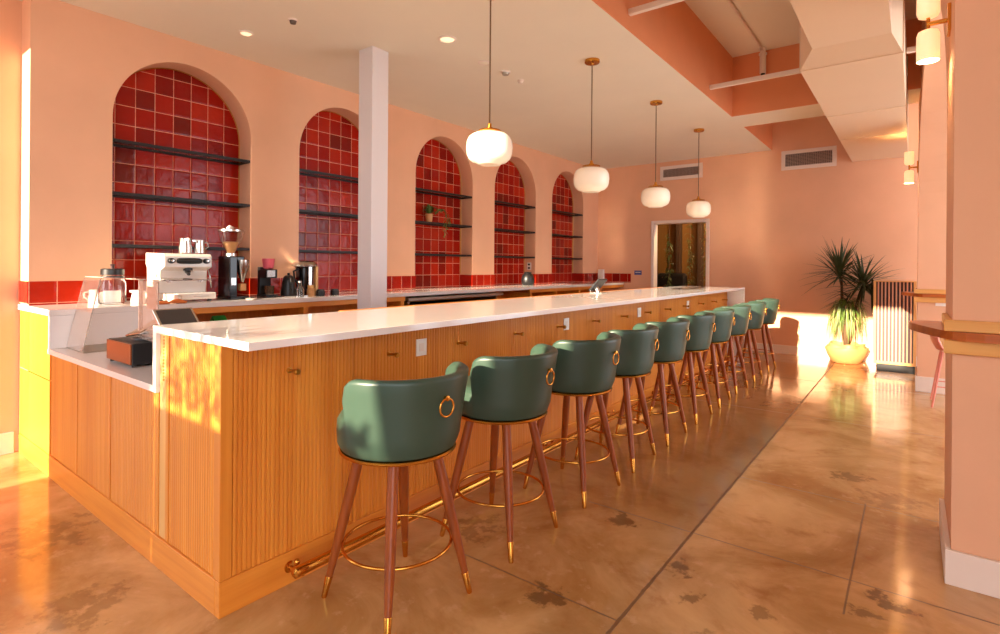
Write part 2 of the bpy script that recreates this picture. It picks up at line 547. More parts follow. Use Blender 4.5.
struct(m.build('wall_arches', 'pink'), 'pink wall behind the bar with five arched niches', 'wall')
for k in range(5):
    y0 = AR0 + AP * k; y1 = y0 + AW
    P = [(y0, 1.0)] + arch_pts(k) + [(y1, 1.0)]
    struct(MB().prism(P, 'X', LX - 0.011, LX + 0.002).build('trim_%d' % (k + 1), 'tile_niche'), 'glazed red tiles lining the back of the %s arched niche' % ['leftmost', 'second', 'middle', 'fourth', 'fifth'][k], 'wall tiles')
    P2 = arch_pts(k)
    e = MB().tube([(LX + 0.006, yy, zz) for yy, zz in [(y1 - .002, 1.24)] + [(a[0], a[1] - 0.002) for a in P2[::-1]] + [(y0 + .002, 1.24)]], 0.006, 6)
    struct(e.build('trim_%d' % (k + 11), 'brass_dull'), 'thin brass edge around the tiles of the %s arched niche' % ['leftmost', 'second', 'middle', 'fourth', 'fifth'][k], 'edge trim')
m = MB()
prev = 0.0
for k in range(5):
    y0 = AR0 + AP * k; y1 = y0 + AW
    m.box(WX, WX + 0.008, prev, y0, 1.05, 1.216)
    m.box(LX + .002, WX + .008, y0 - .001, y0 + .008, 1.05, 1.216)
    m.box(LX + .002, WX + .008, y1 - .008, y1 + .001, 1.05, 1.216)
    prev = y1
m.box(WX, WX + 0.008, prev, FY, 1.05, 1.216)
m.box(LX, WX + .008, -0.008, 0.0, 1.06, 1.216)
struct(m.build('trim_6', 'tile_band'), 'red tile upstand along the back counter', 'wall tiles')
struct(MB().box(WX, -2.07, FY - 0.008, FY, 1.05, 1.216).build('trim_7', 'tile_band_far'), 'red tile upstand on the far wall', 'wall tiles')

# far wall with a doorway
DX0, DX1, DZ = -1.64, -0.70, 2.125
m = MB()
m.box(-3.12, DX0, FY, FY + 0.15, 0, RZ); m.box(DX1, 4.7, FY, FY + 0.15, 0, RZ); m.box(DX0, DX1, FY, FY + 0.15, DZ, RZ)
struct(m.build('wall_far', 'pink'), 'pink far wall catching patches of sunlight', 'wall')
m = MB()
for x0, x1, z0, z1 in ((DX0 - 0.04, DX0 + .015, 0, DZ + 0.045), (DX1 - .015, DX1 + 0.04, 0, DZ + 0.045), (DX0 + .015, DX1 - .015, DZ - .01, DZ + 0.045)):
    m.box(x0, x1, FY - 0.018, FY + 0.15, z0, z1, 0.004)
struct(m.build('door_1', 'white_paint'), 'cream frame of the doorway in the far wall', 'door frame')
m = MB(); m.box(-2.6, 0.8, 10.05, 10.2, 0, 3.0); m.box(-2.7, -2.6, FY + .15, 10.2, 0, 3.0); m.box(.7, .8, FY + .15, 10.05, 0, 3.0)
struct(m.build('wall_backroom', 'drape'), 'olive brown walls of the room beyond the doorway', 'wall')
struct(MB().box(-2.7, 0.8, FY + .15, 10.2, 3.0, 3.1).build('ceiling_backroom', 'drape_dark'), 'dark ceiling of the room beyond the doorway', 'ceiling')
m = MB(); m.box(0.32, 2.3, FY - 0.018, FY, 0, 0.135, 0.004); m.box(-0.5, 0.32, FY - .018, FY, 0, .135, .004)
struct(m.build('baseboard_far', 'white_paint'), 'white baseboard on the far wall', 'baseboard')
struct(MB().box(LX - .012, LX + 0.012, -1.5, -0.03, 0, 0.15, 0.004).build('baseboard_left', 'white_paint'), 'white baseboard on the left wall', 'baseboard')

# right wall: two piers with an arch between them
m = MB()
m.box(2.225, 2.75, 2.03, 2.66, 0, RZ)
struct(m.build('wall_right', 'pink'), 'pink pier standing nearest on the right', 'wall')
m = MB()
m.box(2.128, 2.72, 6.55, 7.2, 0, RZ)
struct(m.build('wall_right_far', 'pink'), 'pink pier farther along the right side', 'wall')
m = MB()
YA, YB = 2.66, 6.55
yc, aa = (YA + YB) / 2, (YB - YA) / 2
def wx(y):
    return 2.225 + (2.128 - 2.225) * (y - YA) / (YB - YA)
N = 32
P = [(yc - aa * math.cos(PI * i / N), 2.05 + 1.25 * math.sin(PI * i / N)) for i in range(N + 1)]
for a, b in zip(P, P[1:]):
    for q0, q1 in ((0, 0.3),):
        A0, A1 = (wx(a[0]), a[0]), (wx(b[0]), b[0])
        m.face([(A0[0], a[0], a[1]), (A1[0], b[0], b[1]), (A1[0], b[0], RZ), (A0[0], a[0], RZ)])
        m.face([(A0[0], a[0], a[1]), (A1[0], b[0], b[1]), (2.5, b[0], b[1]), (2.5, a[0], a[1])])
        m.face([(2.5, a[0], a[1]), (2.5, b[0], b[1]), (2.5, b[0], RZ), (2.5, a[0], RZ)])
bmesh.ops.remove_doubles(m.bm, verts=m.bm.verts, dist=1e-5)
struct(m.build('wall_right_arch', 'pink'), 'pink arch spanning between the two right-hand piers', 'wall')
struct(MB().box(2.204, 2.75, 2.011, 2.03, 0, 0.148, 0.003).box(2.204, 2.225, 2.03, 2.66, 0, 0.148, 0.003).build('baseboard_right', 'white_paint'), 'white baseboard around the nearest right pier', 'baseboard')
struct(MB().box(2.11, 2.72, 6.532, 6.55, 0, 0.165, 0.003).box(2.11, 2.128, 6.55, 7.2, 0, .165, .003).build('baseboard_right_far', 'white_paint'), 'white baseboard around the far right pier', 'baseboard')

# storefront behind the camera: a glazed front with slim posts
m = MB()
def wall_front(x0, x1, z0, z1):
    m.box(x0, x1, SY - 0.10, SY, z0, z1)
wall_front(-3.12, -2.96, 0, CZ)
wall_front(4.4, 4.7, 0, CZ)
wall_front(-3.12, 4.7, CZ, RZ + .1)
struct(m.build('wall_front', 'pink'), 'street front wall around the glazed shopfront', 'wall')
struct(MB().box(4.6, 4.7, -1.5, 3.0, 0, RZ).box(4.6, 4.7, 5.6, 5.9, .3, 3.6).box(4.6, 4.7, 3.0, FY, 0, .3).box(4.6, 4.7, 3.0, FY, 3.6, RZ).build('wall_side', 'pink'), 'pink wall at the right end of the front room', 'wall')  # unseen wall; its openings are added to light the far end
# the street: pavement, and added unseen walls that let the low sun through only in places
struct(MB().box(-14, 16, -16, -1.6, -0.14, -0.02).build('ground', 'pavement'), 'pale street pavement outside the shopfront', 'pavement')
for nm, x0, x1, h_, yy in (('left', -2.22, -0.64, 4.4, -2.5), ('middle', -0.64, 0.56, 1.78, -4.2), ('aisle', 0.56, 2.02, 3.12, -4.2), ('right', 2.02, 9.0, 7.4, -12.0)):
    struct(MB().box(x0, x1, yy - .1, yy + .1, -0.02, h_).build('sun_blocker_' + nm, 'light_blocker'), 'added sun-blocking wall outside the shopfront, %s stretch' % nm, 'wall')
struct(MB().box(-5, 6, -3.3, -1.46, 3.8, 3.9).build('canopy', 'light_blocker'), 'added flat slab over the pavement, keeping sky light out of the shopfront', 'canopy')  # added and unseen, cuts the sky light coming in at the front
m = MB()
for i in range(900):
    x = random.uniform(-0.66, 0.10) if i < 700 else random.uniform(0.1, 0.52)
    hi = 2.2 if x < 0.1 else 1.88
    z = 1.83 + (hi - 1.83) * random.random() ** 1.3
    a = random.uniform(0, 2 * PI)
    m.ribbon([(x, -4.2, z), (x + .03 * math.cos(a), -4.2 + random.uniform(-.04, .04), z + .03 * math.sin(a) + .01), (x + .065 * math.cos(a), -4.2 + random.uniform(-.06, .06), z + .065 * math.sin(a))], 0.016)
tag(m.build('hedge', 'leaf_green'), 'leafy hedge on the added sun-blocking wall outside the shopfront', 'hedge', kind='stuff')

# ------------------------------------------------------------------ column
struct(MB().box(-1.752, -1.572, 1.995, 2.175, 0, CZ, 0.006).build('column', 'column_paint'), 'square white column rising behind the bar counter', 'column')

# ------------------------------------------------------------------ the bar
BE = 7.07                     # far end of the bar
def reeded_x(m, x, y0, y1, z0, z1, pitch=0.0195, depth=0.006):
    """vertical reeds on a face looking along +X"""
    n = max(2, int((y1 - y0) / pitch)); p = (y1 - y0) / n
    pts = []
    for i in range(n):
        for f in (0.0, 0.12, 0.5, 0.88):
            d = {0.0: -depth, 0.12: -depth * 0.25, 0.5: 0.0, 0.88: -depth * 0.25}[f]
            pts.append((y0 + (i + f) * p, x + d))
    pts.append((y1, x - depth))
    lo = [m.bm.verts.new((xx, yy, z0)) for yy, xx in pts]
    hi = [m.bm.verts.new((xx, yy, z1)) for yy, xx in pts]
    for i in range(len(pts) - 1):
        m.bm.faces.new((lo[i], lo[i + 1], hi[i + 1], hi[i]))
    m.box(x - 0.03, x - depth - 0.001, y0, y1, z0, z1)
def reeded_y(m, y, x0, x1, z0, z1, pitch=0.0195, depth=0.006):
    n = max(2, int((x1 - x0) / pitch)); p = (x1 - x0) / n
    pts = []
    for i in range(n):
        for f in (0.0, 0.12, 0.5, 0.88):
            d = {0.0: depth, 0.12: depth * 0.25, 0.5: 0.0, 0.88: depth * 0.25}[f]
            pts.append((x0 + (i + f) * p, y + d))
    pts.append((x1, y + depth))
    lo = [m.bm.verts.new((xx, yy, z0)) for xx, yy in pts]
    hi = [m.bm.verts.new((xx, yy, z1)) for xx, yy in pts]
    for i in range(len(pts) - 1):
        m.bm.faces.new((lo[i], lo[i + 1], hi[i + 1], hi[i]))
    m.box(x0, x1, y + depth + 0.001, y + 0.03, z0, z1)

bar = thing('bar_counter_base', 'long orange oak bar front with reeded panels and brass hooks', 'bar counter')
seams = [0.045, 0.616, 1.10, 1.855, 2.37, 2.90, 3.43, 3.96, 4.50, 5.04, 5.58, 6.12, 6.62, BE - .02]
for a, b in zip(seams, seams[1:]):
    mm = MB(); reeded_x(mm, 0.0, a + 0.0015, b - 0.0015, 0.138, 1.038)
    mm.build('front_panel', 'oak', bar)
mm = MB().box(-0.045, 0.002, -0.004, 0.043, 0.138, 1.038, 0.002); mm.build('corner_post', 'oak', bar)
mm = MB(); reeded_y(mm, 0.002, -0.47, -0.047, 0.138, 1.038); mm.build('end_panel', 'oak', bar)
MB().box(-0.50, -0.472, 0.0, 0.03, 0.138, 1.038, 0.001).build('end_stile', 'oak', bar)
ps = MB().box(-0.572, -0.502, 0.004, 0.03, 0.138, 1.038).build('perforated_strip', 'pale_wood_z', bar)
mm = MB()
for i in range(14):
    mm.lathe([(0.0055, 0.0), (0.0055, 0.004)], 10, (-0.533, 0.001, 0.835 + i * 0.0145), 'Y')
hl = mm.build('peg_holes', 'oak', ps)
MB().box(-0.03, 0.006, -0.006, BE, 0.0, 0.137, 0.002).build('plinth', 'oak_y', bar)
MB().box(-2.95, -0.0305, -0.006, 0.03, 0.0, 0.137, 0.002).build('plinth', 'oak_x', bar)
# lower end run below the order counter, then the tall cabinet end by the wall
mm = MB(); reeded_y(mm, 0.002, -1.17, -0.60, 0.138, 0.772); mm.build('end_panel', 'oak', bar)
mm = MB(); reeded_y(mm, 0.002, -1.70, -1.20, 0.138, 0.772); mm.build('end_panel', 'oak', bar)
mm = MB(); reeded_y(mm, 0.002, -2.215, -1.72, 0.138, 0.772); mm.build('end_panel', 'oak', bar)
for x0, x1 in ((-0.60, -0.575), (-1.20, -1.172), (-1.72, -1.702)):
    MB().box(x0, x1, 0.0, 0.03, 0.138, 0.772, 0.001).build('end_stile', 'oak', bar)
MB().box(-2.95, -2.222, -0.004, 0.03, 0.138, 0.60, 0.002).build('end_cabinet_panel', 'oak', bar)
MB().box(-2.95, -2.222, -0.004, 0.03, 0.606, 1.01, 0.002).build('end_cabinet_panel', 'oak', bar)
MB().box(-0.60, -0.55, 0.033, BE - .05, 0.0, 1.036).build('back_board', 'oak', bar)
MB().box(-2.2, -0.605, 0.62, 0.65, 0.0, 0.772).build('back_board', 'oak', bar)
# hooks and sockets
hooks = [0.281, 0.828, 1.347, 1.91, 2.45, 3.006, 3.55, 4.09, 4.63, 5.2, 5.75, 6.3, 6.8]
for y in hooks:
    h = MB().lathe([(0.0, 0.0), (0.013, 0.0), (0.013, 0.005), (0.0065, 0.007), (0.0065, 0.05), (0.0125, 0.053), (0.0125, 0.066), (0.010, 0.069), (0.0, 0.069)], 14, (0.0, y, 0.902), 'X')
    h.build('hook', 'brass_dull', bar, smooth=40)
for y in (1.05, 2.571, 3.943, 5.35):
    p = MB().box(0.0, 0.006, y - 0.038, y + 0.038, 0.865, 0.955, 0.002).build('socket_plate', 'white_plastic', bar)
    MB().box(0.006, 0.0075, y - 0.018, y + 0.018, 0.89, 0.932, 0.0005).build('socket_insert', 'white_paint', p)

top = thing('bar_worktop', 'long white quartz bar worktop with waterfall ends', 'worktop')
MB().box(-0.61, 0.222, -0.013, BE + .01, 1.039, 1.07, 0.0015).build('slab', 'quartz', top)
MB().box(-0.61, -0.575, -0.013, 0.62, 0.803, 1.039, 0.001).build('waterfall_panel', 'quartz', top)
MB().box(-0.60, 0.222, BE - 0.02, BE + .01, 0.0, 1.039, 0.001).build('waterfall_panel', 'quartz', top)
MB().box(-0.655, -0.61, 1.0, 6.2, 1.03, 1.072, 0.002).build('rear_lip', 'oak_y', top)
oc = thing('order_worktop', 'lower white quartz worktop at the left end of the bar carrying the till', 'worktop')
MB().box(-2.235, -0.575, -0.013, 0.66, 0.773, 0.803, 0.0015).build('slab', 'quartz', oc)

bct = thing('back_worktop', 'white quartz worktop running along the arched wall', 'worktop')
MB().box(WX, -2.20, -0.013, FY, 1.012, 1.05, 0.0015).build('slab', 'quartz', bct)
for k in range(5):
    MB().box(LX + .003, WX - .0005, AR0 + AP * k + .002, AR0 + AP * k + AW - .002, 1.012, 1.05).build('niche_sill', 'quartz', bct)
MB().box(LX - .01, WX - .0005, -0.013, -0.009, 1.012, 1.05).build('end_return', 'quartz', bct)
MB().box(-2.232, -2.205, -0.01, 0.74, 0.804, 1.011, 0.001).build('riser_panel', 'quartz', bct)

bc = thing('back_cabinet', 'orange oak open-shelf cabinets under the back worktop', 'cabinet')
MB().box(WX, WX + 0.02, 0.031, FY, 0.0, 1.01).build('back_panel', 'oak', bc)
MB().box(WX + .02, -2.26, 0.75, 2.96, 0.08, 0.10).build('shelf', 'oak_y', bc)
MB().box(WX + .02, -2.26, 4.95, FY - .01, 0.08, 0.10).build('shelf', 'oak_y', bc)
MB().box(WX + .02, -2.26, 0.75, 3.0, 0.62, 0.64).build('shelf', 'oak_y', bc)
MB().box(WX + .02, -2.26, 4.95, FY - .01, 0.62, 0.64).build('shelf', 'oak_y', bc)
MB().box(-2.235, -2.208, 0.745, 2.98, 0.965, 1.011, 0.002).build('top_rail', 'oak_y', bc)
MB().box(-2.235, -2.208, 5.33, FY - .01, 0.965, 1.011, 0.002).build('top_rail', 'oak_y', bc)
for y in (0.75, 1.77, 2.92, 5.35, 6.03, 6.75, 7.5):
    MB().box(WX + .02, -2.21, y, y + 0.045, 0.0, 0.965, 0.002).build('divider', 'oak', bc)
MB().box(-2.3, -2.27, 0.76, 2.96, 0.0, 0.08).build('toe_board', 'black', bc)
MB().box(-2.3, -2.27, 4.95, FY - .01, 0.0, 0.08).build('toe_board', 'black', bc)

cool = thing('undercounter_cooler', 'steel undercounter cooler with beige lids below the middle niche', 'cooler', (-2.46, 3.98, 0.0))
MB().box(-0.24, 0.21, -0.95, 0.72, 0.10, 0.90, 0.005).build('body', 'dark_grey', cool)
for a, b in ((-0.94, -0.40), (-0.39, 0.15), (0.16, 0.71)):
    d = MB().box(0.212, 0.235, a, b, 0.14, 0.87, 0.004).build('door', 'steel_dull', cool)
    MB().tube([(0.235, a + 0.05, 0.84), (0.262, a + 0.06, 0.84), (0.262, b - 0.06, 0.84), (0.235, b - 0.05, 0.84)], 0.007, 8).build('handle', 'steel', d, smooth=True)
MB().box(-0.24, 0.25, -0.95, 0.74, 0.955, 0.99, 0.004).build('lid', 'steel_dull', cool)
for y in (-0.90, 0.66):
    MB().box(-0.2, 0.18, y, y + 0.03, 0.90, 0.955).build('lid_post', 'steel', cool)
for y in (-0.9, 0.66):
    for x in (-0.2, 0.16):
        MB().lathe([(0.02, 0.0), (0.02, 0.1)], 10, (x, y, 0)).build('foot', 'black', cool)

# brass foot rail
fr = thing('foot_rail', 'brass foot rail running low along the bar front', 'foot rail')
MB().tube([(0.105, 0.27, 0.098), (0.105, BE - .1, 0.098)], 0.0215, 16).build('rail', 'brass', fr, smooth=50)
MB().lathe([(0.0, -.03), (.012, -.03), (.0225, -.022), (.0225, 0), (.0, 0)], 16, (0.105, 0.27, 0.098), 'Y').build('end_cap', 'brass', fr, smooth=40)
for y in (0.285, 1.28, 2.28, 3.28, 4.28, 5.28, 6.28, BE - .15):
    k = MB()
    k.tube([(0.007, y, 0.075), (0.05, y, 0.062), (0.085, y, 0.07), (0.105, y, 0.078)], 0.009, 8)
    k.lathe([(0.0, 0.0), (0.024, 0.0), (0.024, 0.005), (0.012, 0.009), (0.0, 0.009)], 16, (0.0065, y, 0.075), 'X')
    k.lathe([(0.0, -0.014), (0.009, -0.011), (0.014, 0.0), (0.009, 0.011), (0.0, 0.014)], 12, (0.062, y, 0.112))
    k.tube([(0.062, y, 0.10), (0.06, y, 0.064)], 0.006, 8)
    k.build('bracket', 'brass', fr, smooth=50)

# ------------------------------------------------------------------ bar stools
def stool_shell():
    m = MB()
    loops = []
    N = 44
    TH = R(87)
    for i in range(N + 1):
        th = -TH + 2 * TH * i / N
        # rounded upper corners at both wing ends
        d = (TH - abs(th)) * 0.25
        rc = 0.07
        top = 0.932 if d > rc else 0.932 - rc + math.sqrt(max(0, rc * rc - (rc - d) ** 2))
        endf = min(1.0, d / 0.012)
        th_w = 0.046 * (0.55 + 0.45 * math.sqrt(endf))
        prof = []
        zb = 0.63
        nz = 7
        def Ro(z):
            f = (z - 0.63) / 0.302
            return 0.246 + 0.042 * f ** 1.2
        hh = min(top - zb, 0.02 + top - zb)
        for j in range(nz + 1):                      # outer, bottom to top
            z = zb + (top - 0.018 - zb) * j / nz
            prof.append((Ro(z) - (0.012 if j == 0 else 0.0), z))
        ro = Ro(top)
        prof.append((ro - 0.004, top - 0.007))
        prof.append((ro - 0.014, top))
        prof.append((ro - th_w * 0.62, top))
        prof.append((ro - th_w * 0.9, top - 0.007))
        for j in range(nz, -1, -1):                  # inner, top to bottom
            z = zb + (top - 0.018 - zb) * j / nz
            prof.append((Ro(z) - th_w, z))
        loops.append([(r * math.cos(th), r * math.sin(th), z) for r, z in prof])
    m.loft(loops)
    return m

def make_stool(label):
    t = thing('bar_stool', label, 'bar stool', group='green leather bar stools along the bar')
    st = MB().lathe([(0.0, 0.620), (0.20, 0.620), (0.228, 0.626), (0.241, 0.65), (0.244, 0.70), (0.242, 0.735), (0.229, 0.757), (0.20, 0.768), (0.10, 0.774), (0.0, 0.775)], 48).build('seat', 'leather', t, smooth=60)
    bk = stool_shell().build('backrest', 'leather', t, smooth=60)
    MB().lathe([(0.0, 0.606), (0.226, 0.606), (0.234, 0.609), (0.236, 0.614), (0.230, 0.620), (0.0, 0.620)], 48).build('seat_trim', 'brass', t, smooth=40)
    hd = MB()
    hd.lathe([(0.0, 0.0), (0.016, 0.0), (0.016, 0.004), (0.007, 0.007), (0.007, 0.016), (0.0105, 0.019), (0.0105, 0.026), (0.0, 0.029)], 16, (0.266, 0, 0.852), 'X')
    knob = hd.build('ring_knob', 'brass', t, smooth=40)
    MB().ring((0.286, 0, 0.817), 0.034, 0.0042, 'X').build('pull_ring', 'brass', knob, smooth=True)
    for a in (45, 135, 225, 315):
        ca, sa = math.cos(R(a)), math.sin(R(a))
        def at(z):
            r = 0.145 + (0.295 - 0.145) * (0.62 - z) / 0.62
            return (r * ca, r * sa, z)
        lg = MB().tube([at(0.606), at(0.59), at(0.42), at(0.25), at(0.085)], [0.0195, 0.021, 0.0225, 0.020, 0.0145], 14).build('leg', 'walnut', t, smooth=50)
        MB().tube([at(0.087), at(0.084), at(0.03), at(0.004), at(0.0)], [0.0148, 0.0158, 0.0125, 0.0115, 0.010], 14).build('ferrule', 'brass', lg, smooth=50)
    MB().ring((0, 0, 0.225), 0.218, 0.0065, 'Z', 48, 8).build('foot_ring', 'brass', t, smooth=True)
    return t

sy = [0.515, 1.195, 1.91, 2.55, 3.22, 3.93, 4.60, 5.31, 6.05, 6.85]
sxs = [0.42, 0.43, 0.44, 0.425, 0.42, 0.415, 0.41, 0.405, 0.41, 0.41]
words = ['nearest of the row, at the bar corner', 'second from the bar corner', 'third from the bar corner', 'fourth from the bar corner', 'fifth from the bar corner',
         'sixth from the bar corner', 'fourth from the far end of the bar', 'third from the far end of the bar', 'second from the far end of the bar', 'last of the row, at the far end of the bar']
st0 = make_stool('green leather barrel bar stool, ' + words[0])
st0.location = (sxs[0], sy[0], 0)
st0.rotation_euler = (0, 0, R(-4))
rots = [-3, 2, -2, 3, 0, -1, 2, -2, 1, 0]
for i in range(1, 10):
    dup(st0, (sxs[i], sy[i], 0), 'green leather barrel bar stool, ' + words[i], R(rots[i]))

# ------------------------------------------------------------------ pendants
def make_pendant(label):
    t = thing('pendant_lamp', label, 'pendant lamp', group='opal glass pendant lamps over the bar')
    z0 = -(CZ - 2.01)
    MB().lathe([(0.0, 0.0), (0.068, 0.0), (0.068, -0.022), (0.062, -0.028), (0.012, -0.03), (0.008, -0.04), (0.0, -0.04)], 28).build('canopy', 'brass', t, smooth=40)
    MB().tube([(0, 0, -0.03), (0, 0, z0 + 0.285)], 0.0055, 8).build('stem', 'cord', t, smooth=True)
    MB().lathe([(0.0, z0 + 0.295), (0.012, z0 + 0.293), (0.015, z0 + 0.268), (0.024, z0 + 0.264), (0.026, z0 + 0.25), (0.078, z0 + 0.246), (0.082, z0 + 0.236), (0.0, z0 + 0.226)], 28).build('cap', 'brass', t, smooth=40)
    MB().lathe([(0.0, z0 + 0.226), (0.08, z0 + 0.225), (0.118, z0 + 0.217), (0.143, z0 + 0.198), (0.156, z0 + 0.168), (0.160, z0 + 0.125), (0.156, z0 + 0.082), (0.143, z0 + 0.05), (0.118, z0 + 0.028), (0.085, z0 + 0.018), (0.078, z0 + 0.01), (0.06, z0 + 0.008), (0.0, z0 + 0.012)], 40).build('glass_shade', 'opal', t, smooth=60)
    return t
pw = ['nearest the column', 'second from the column', 'third from the column', 'farthest, near the far wall']
p0 = make_pendant('white opal globe pendant lamp on a brass stem, ' + pw[0])
p0.location = (-0.235, 1.92, CZ + 0.022)
for i in range(1, 4):
    dup(p0, (-0.23, 1.86 + 1.533 * i, CZ), 'white opal globe pendant lamp on a brass stem, ' + pw[i])

# ------------------------------------------------------------------ niche shelves
def make_shelf(label):
    t = thing('niche_shelf', label, 'shelf', group='black steel shelves in the arched niches')
    f = MB()
    y0, y1 = 0.003, AW - 0.003
    f.box(0.188, 0.212, y0, y1, -0.024, 0.0, 0.001)
    f.box(0.0, 0.02, y0, y1, -0.024, 0.0, 0.001)
    f.box(0.02, 0.188, y0, y0 + 0.018, -0.024, 0.0)
    f.box(0.02, 0.188, y1 - 0.018, y1, -0.024, 0.0)
    f.build('frame', 'black_steel', t)
    MB().box(0.021, 0.187, y0 + 0.019, y1 - 0.019, -0.014, -0.006).build('glass_panel', 'smoked_glass', t)
    return t
nn = ['leftmost', 'second', 'middle', 'fourth', 'fifth']
zz = [(2.297, 'top'), (1.893, 'middle'), (1.492, 'bottom')]
s0 = None
for k in range(5):
    for z, w in zz:
        lab = '%s black steel shelf in the %s arched tile niche' % (w, nn[k])
        loc = (LX + 0.003, AR0 + AP * k, z)
        if s0 is None:
            s0 = make_shelf(lab); s0.location = loc
        else:
            dup(s0, loc, lab)

# ------------------------------------------------------------------ duct, struts, pipes in the recess
du = thing('air_duct', 'large beige sheet-metal air duct under the recess ceiling', 'air duct')
def rect(y, x0, x1, z0, z1):
    return [(x0, y, z0), (x1, y, z0), (x1, y, z1), (x0, y, z1)]
MB().loft([rect(-0.15, 1.48, 1.96, 2.98, 3.46), rect(3.62, 1.48, 1.96, 2.98, 3.46)]).build('narrow_section', 'duct_metal', du)
MB().loft([rect(3.62, 1.48, 1.96, 2.98, 3.46), rect(3.86, 1.365, 2.02, 2.908, 3.56)], caps=False).build('transition', 'duct_metal', du)
for a, b in ((3.86, 5.48), (5.484, 6.75), (6.754, FY - 0.002)):
    MB().loft([rect(a, 1.365, 2.02, 2.908, 3.56), rect(b, 1.365, 2.02, 2.908, 3.56)]).build('wide_section', 'duct_metal', du)
for y in (3.86, 5.482, 6.752):
    mm = MB()
    mm.box(1.36, 2.025, y - 0.006, y + 0.006, 2.902, 2.909); mm.box(1.36, 1.366, y - .006, y + .006, 2.902, 3.56); mm.box(2.019, 2.025, y - .006, y + .006, 2.902, 3.56)
    mm.build('seam_flange', 'duct_metal', du)
tag(MB().box(0.298, 1.358, 5.11, 5.155, 3.30, 3.345, 0.004).build('support_strut', 'white_paint'), 'white strut crossing the ceiling recess near its far end', 'strut', 'white struts across the ceiling recess')
tag(MB().box(0.298, 1.476, 2.98, 3.025, 3.325, 3.37, 0.004).build('support_strut', 'white_paint'), 'white strut crossing the ceiling recess at the top edge of the photo', 'strut', 'white struts across the ceiling recess')
tag(MB().box(2.027, 2.14, 5.11, 5.155, 3.30, 3.345, 0.004).build('support_strut', 'white_paint'), 'short white strut end right of the air duct', 'strut', 'white struts across the ceiling recess')
sp = thing('sprinkler_pipe', 'thin pipe on the recess ceiling ending in a drop nozzle', 'pipe')
MB().tube([(0.66, 0.4, RZ - 0.02), (0.66, 6.02, RZ - 0.02)], 0.012, 8).build('pipe', 'white_paint', sp, smooth=True)
MB().lathe([(0.0, 3.64), (0.035, 3.64), (0.035, 3.86), (0.045, 3.86), (0.045, 3.88), (.03, 3.88), (0.03, RZ), (0, RZ)], 20, (0.66, 5.97, 0)).build('drop_sleeve', 'white_paint', sp, smooth=40)
MB().lathe([(0.0, 3.615), (0.024, 3.615), (0.024, 3.64), (0.0, 3.64)], 16, (0.66, 5.97, 0)).build('nozzle', 'black', sp, smooth=40)

def vent(x0, x1, z0, z1, label):
    t = thing('air_vent', label, 'air vent', ((x0 + x1) / 2, FY, (z0 + z1) / 2), group='air vents on the far wall')
    w, h = (x1 - x0) / 2, (z1 - z0) / 2
    f = MB()
    b = 0.055
    f.box(-w, w, -0.02, 0, h - b, h, 0.003); f.box(-w, w, -0.02, 0, -h, -h + b, 0.003)
    f.box(-w, -w + b, -0.02, 0, -h + b, h - b, 0.003); f.box(w - b, w, -0.02, 0, -h + b, h - b, 0.003)
    f.build('frame', 'white_paint', t)
    MB().box(-w + b, w - b, -0.004, 0.0, -h + b, h - b).build('backing', 'grille_dark', t)
    s = MB()
    n = 9
    for i in range(n):
        z = -h + b + (2 * h - 2 * b) * (i + 0.5) / n
        s.tbox(Matrix.Translation((0, -0.011, z)) @ Matrix.Rotation(R(35), 4, 'X'), 2 * w - 2 * b, 0.012, 0.002)
    nv = 26
    for i in range(1, nv):
        x = -w + b + (2 * w - 2 * b) * i / nv
        s.box(x - 0.002, x + 0.002, -0.008, -0.004, -h + b, h - b)
    s.build('louvres', 'louvre_paint', t)
vent(-1.52, -0.78, 2.88, 3.13, 'white framed air vent above the doorway')
vent(0.43, 1.17, 2.87, 3.17, 'white framed air vent left of the duct end')

def ceiling_disc(x, y, r, name, label, cat, mater, zt=CZ, rim=True):
    t = thing(name, label, cat, (x, y, zt))
    MB().lathe([(0.0, 0.0), (r, 0.0), (r, -0.006), (r * 0.82, -0.012), (r * 0.78, -0.006), (0.0, -0.006)], 28).build('trim_ring', 'white_paint', t, smooth=40)
    MB().lathe([(0.0, -0.005), (r * 0.76, -0.006), (r * 0.6, -0.012 if rim else -0.03), (0.0, -0.013 if rim else -0.034)], 24).build('face', mater, t, smooth=40)
ceiling_disc(-2.20, 1.227, 0.055, 'recessed_light', 'small round recessed ceiling light near the leftmost arch', 'ceiling light', 'lamp_disc')
ceiling_disc(-0.97, 2.275, 0.075, 'recessed_light', 'glowing oval recessed ceiling light right of the column', 'ceiling light', 'lamp_disc')
ceiling_disc(-1.68, 1.32, 0.035, 'fire_sprinkler', 'tiny ceiling sprinkler head left of the column', 'sprinkler', 'grille_dark', rim=False)
ceiling_disc(-1.04, 3.17, 0.05, 'smoke_detector', 'small ceiling detector right of the nearest pendant cord', 'smoke detector', 'steel_dull', rim=False)
ceiling_disc(-1.06, 3.45, 0.035, 'ceiling_plate', 'small round ceiling plate right of the ceiling detector', 'ceiling plate', 'white_paint', rim=False)
ceiling_disc(-1.05, 2.86, 0.06, 'ceiling_speaker', 'flat round ceiling plate nearest the first pendant cord', 'ceiling plate', 'ceil')

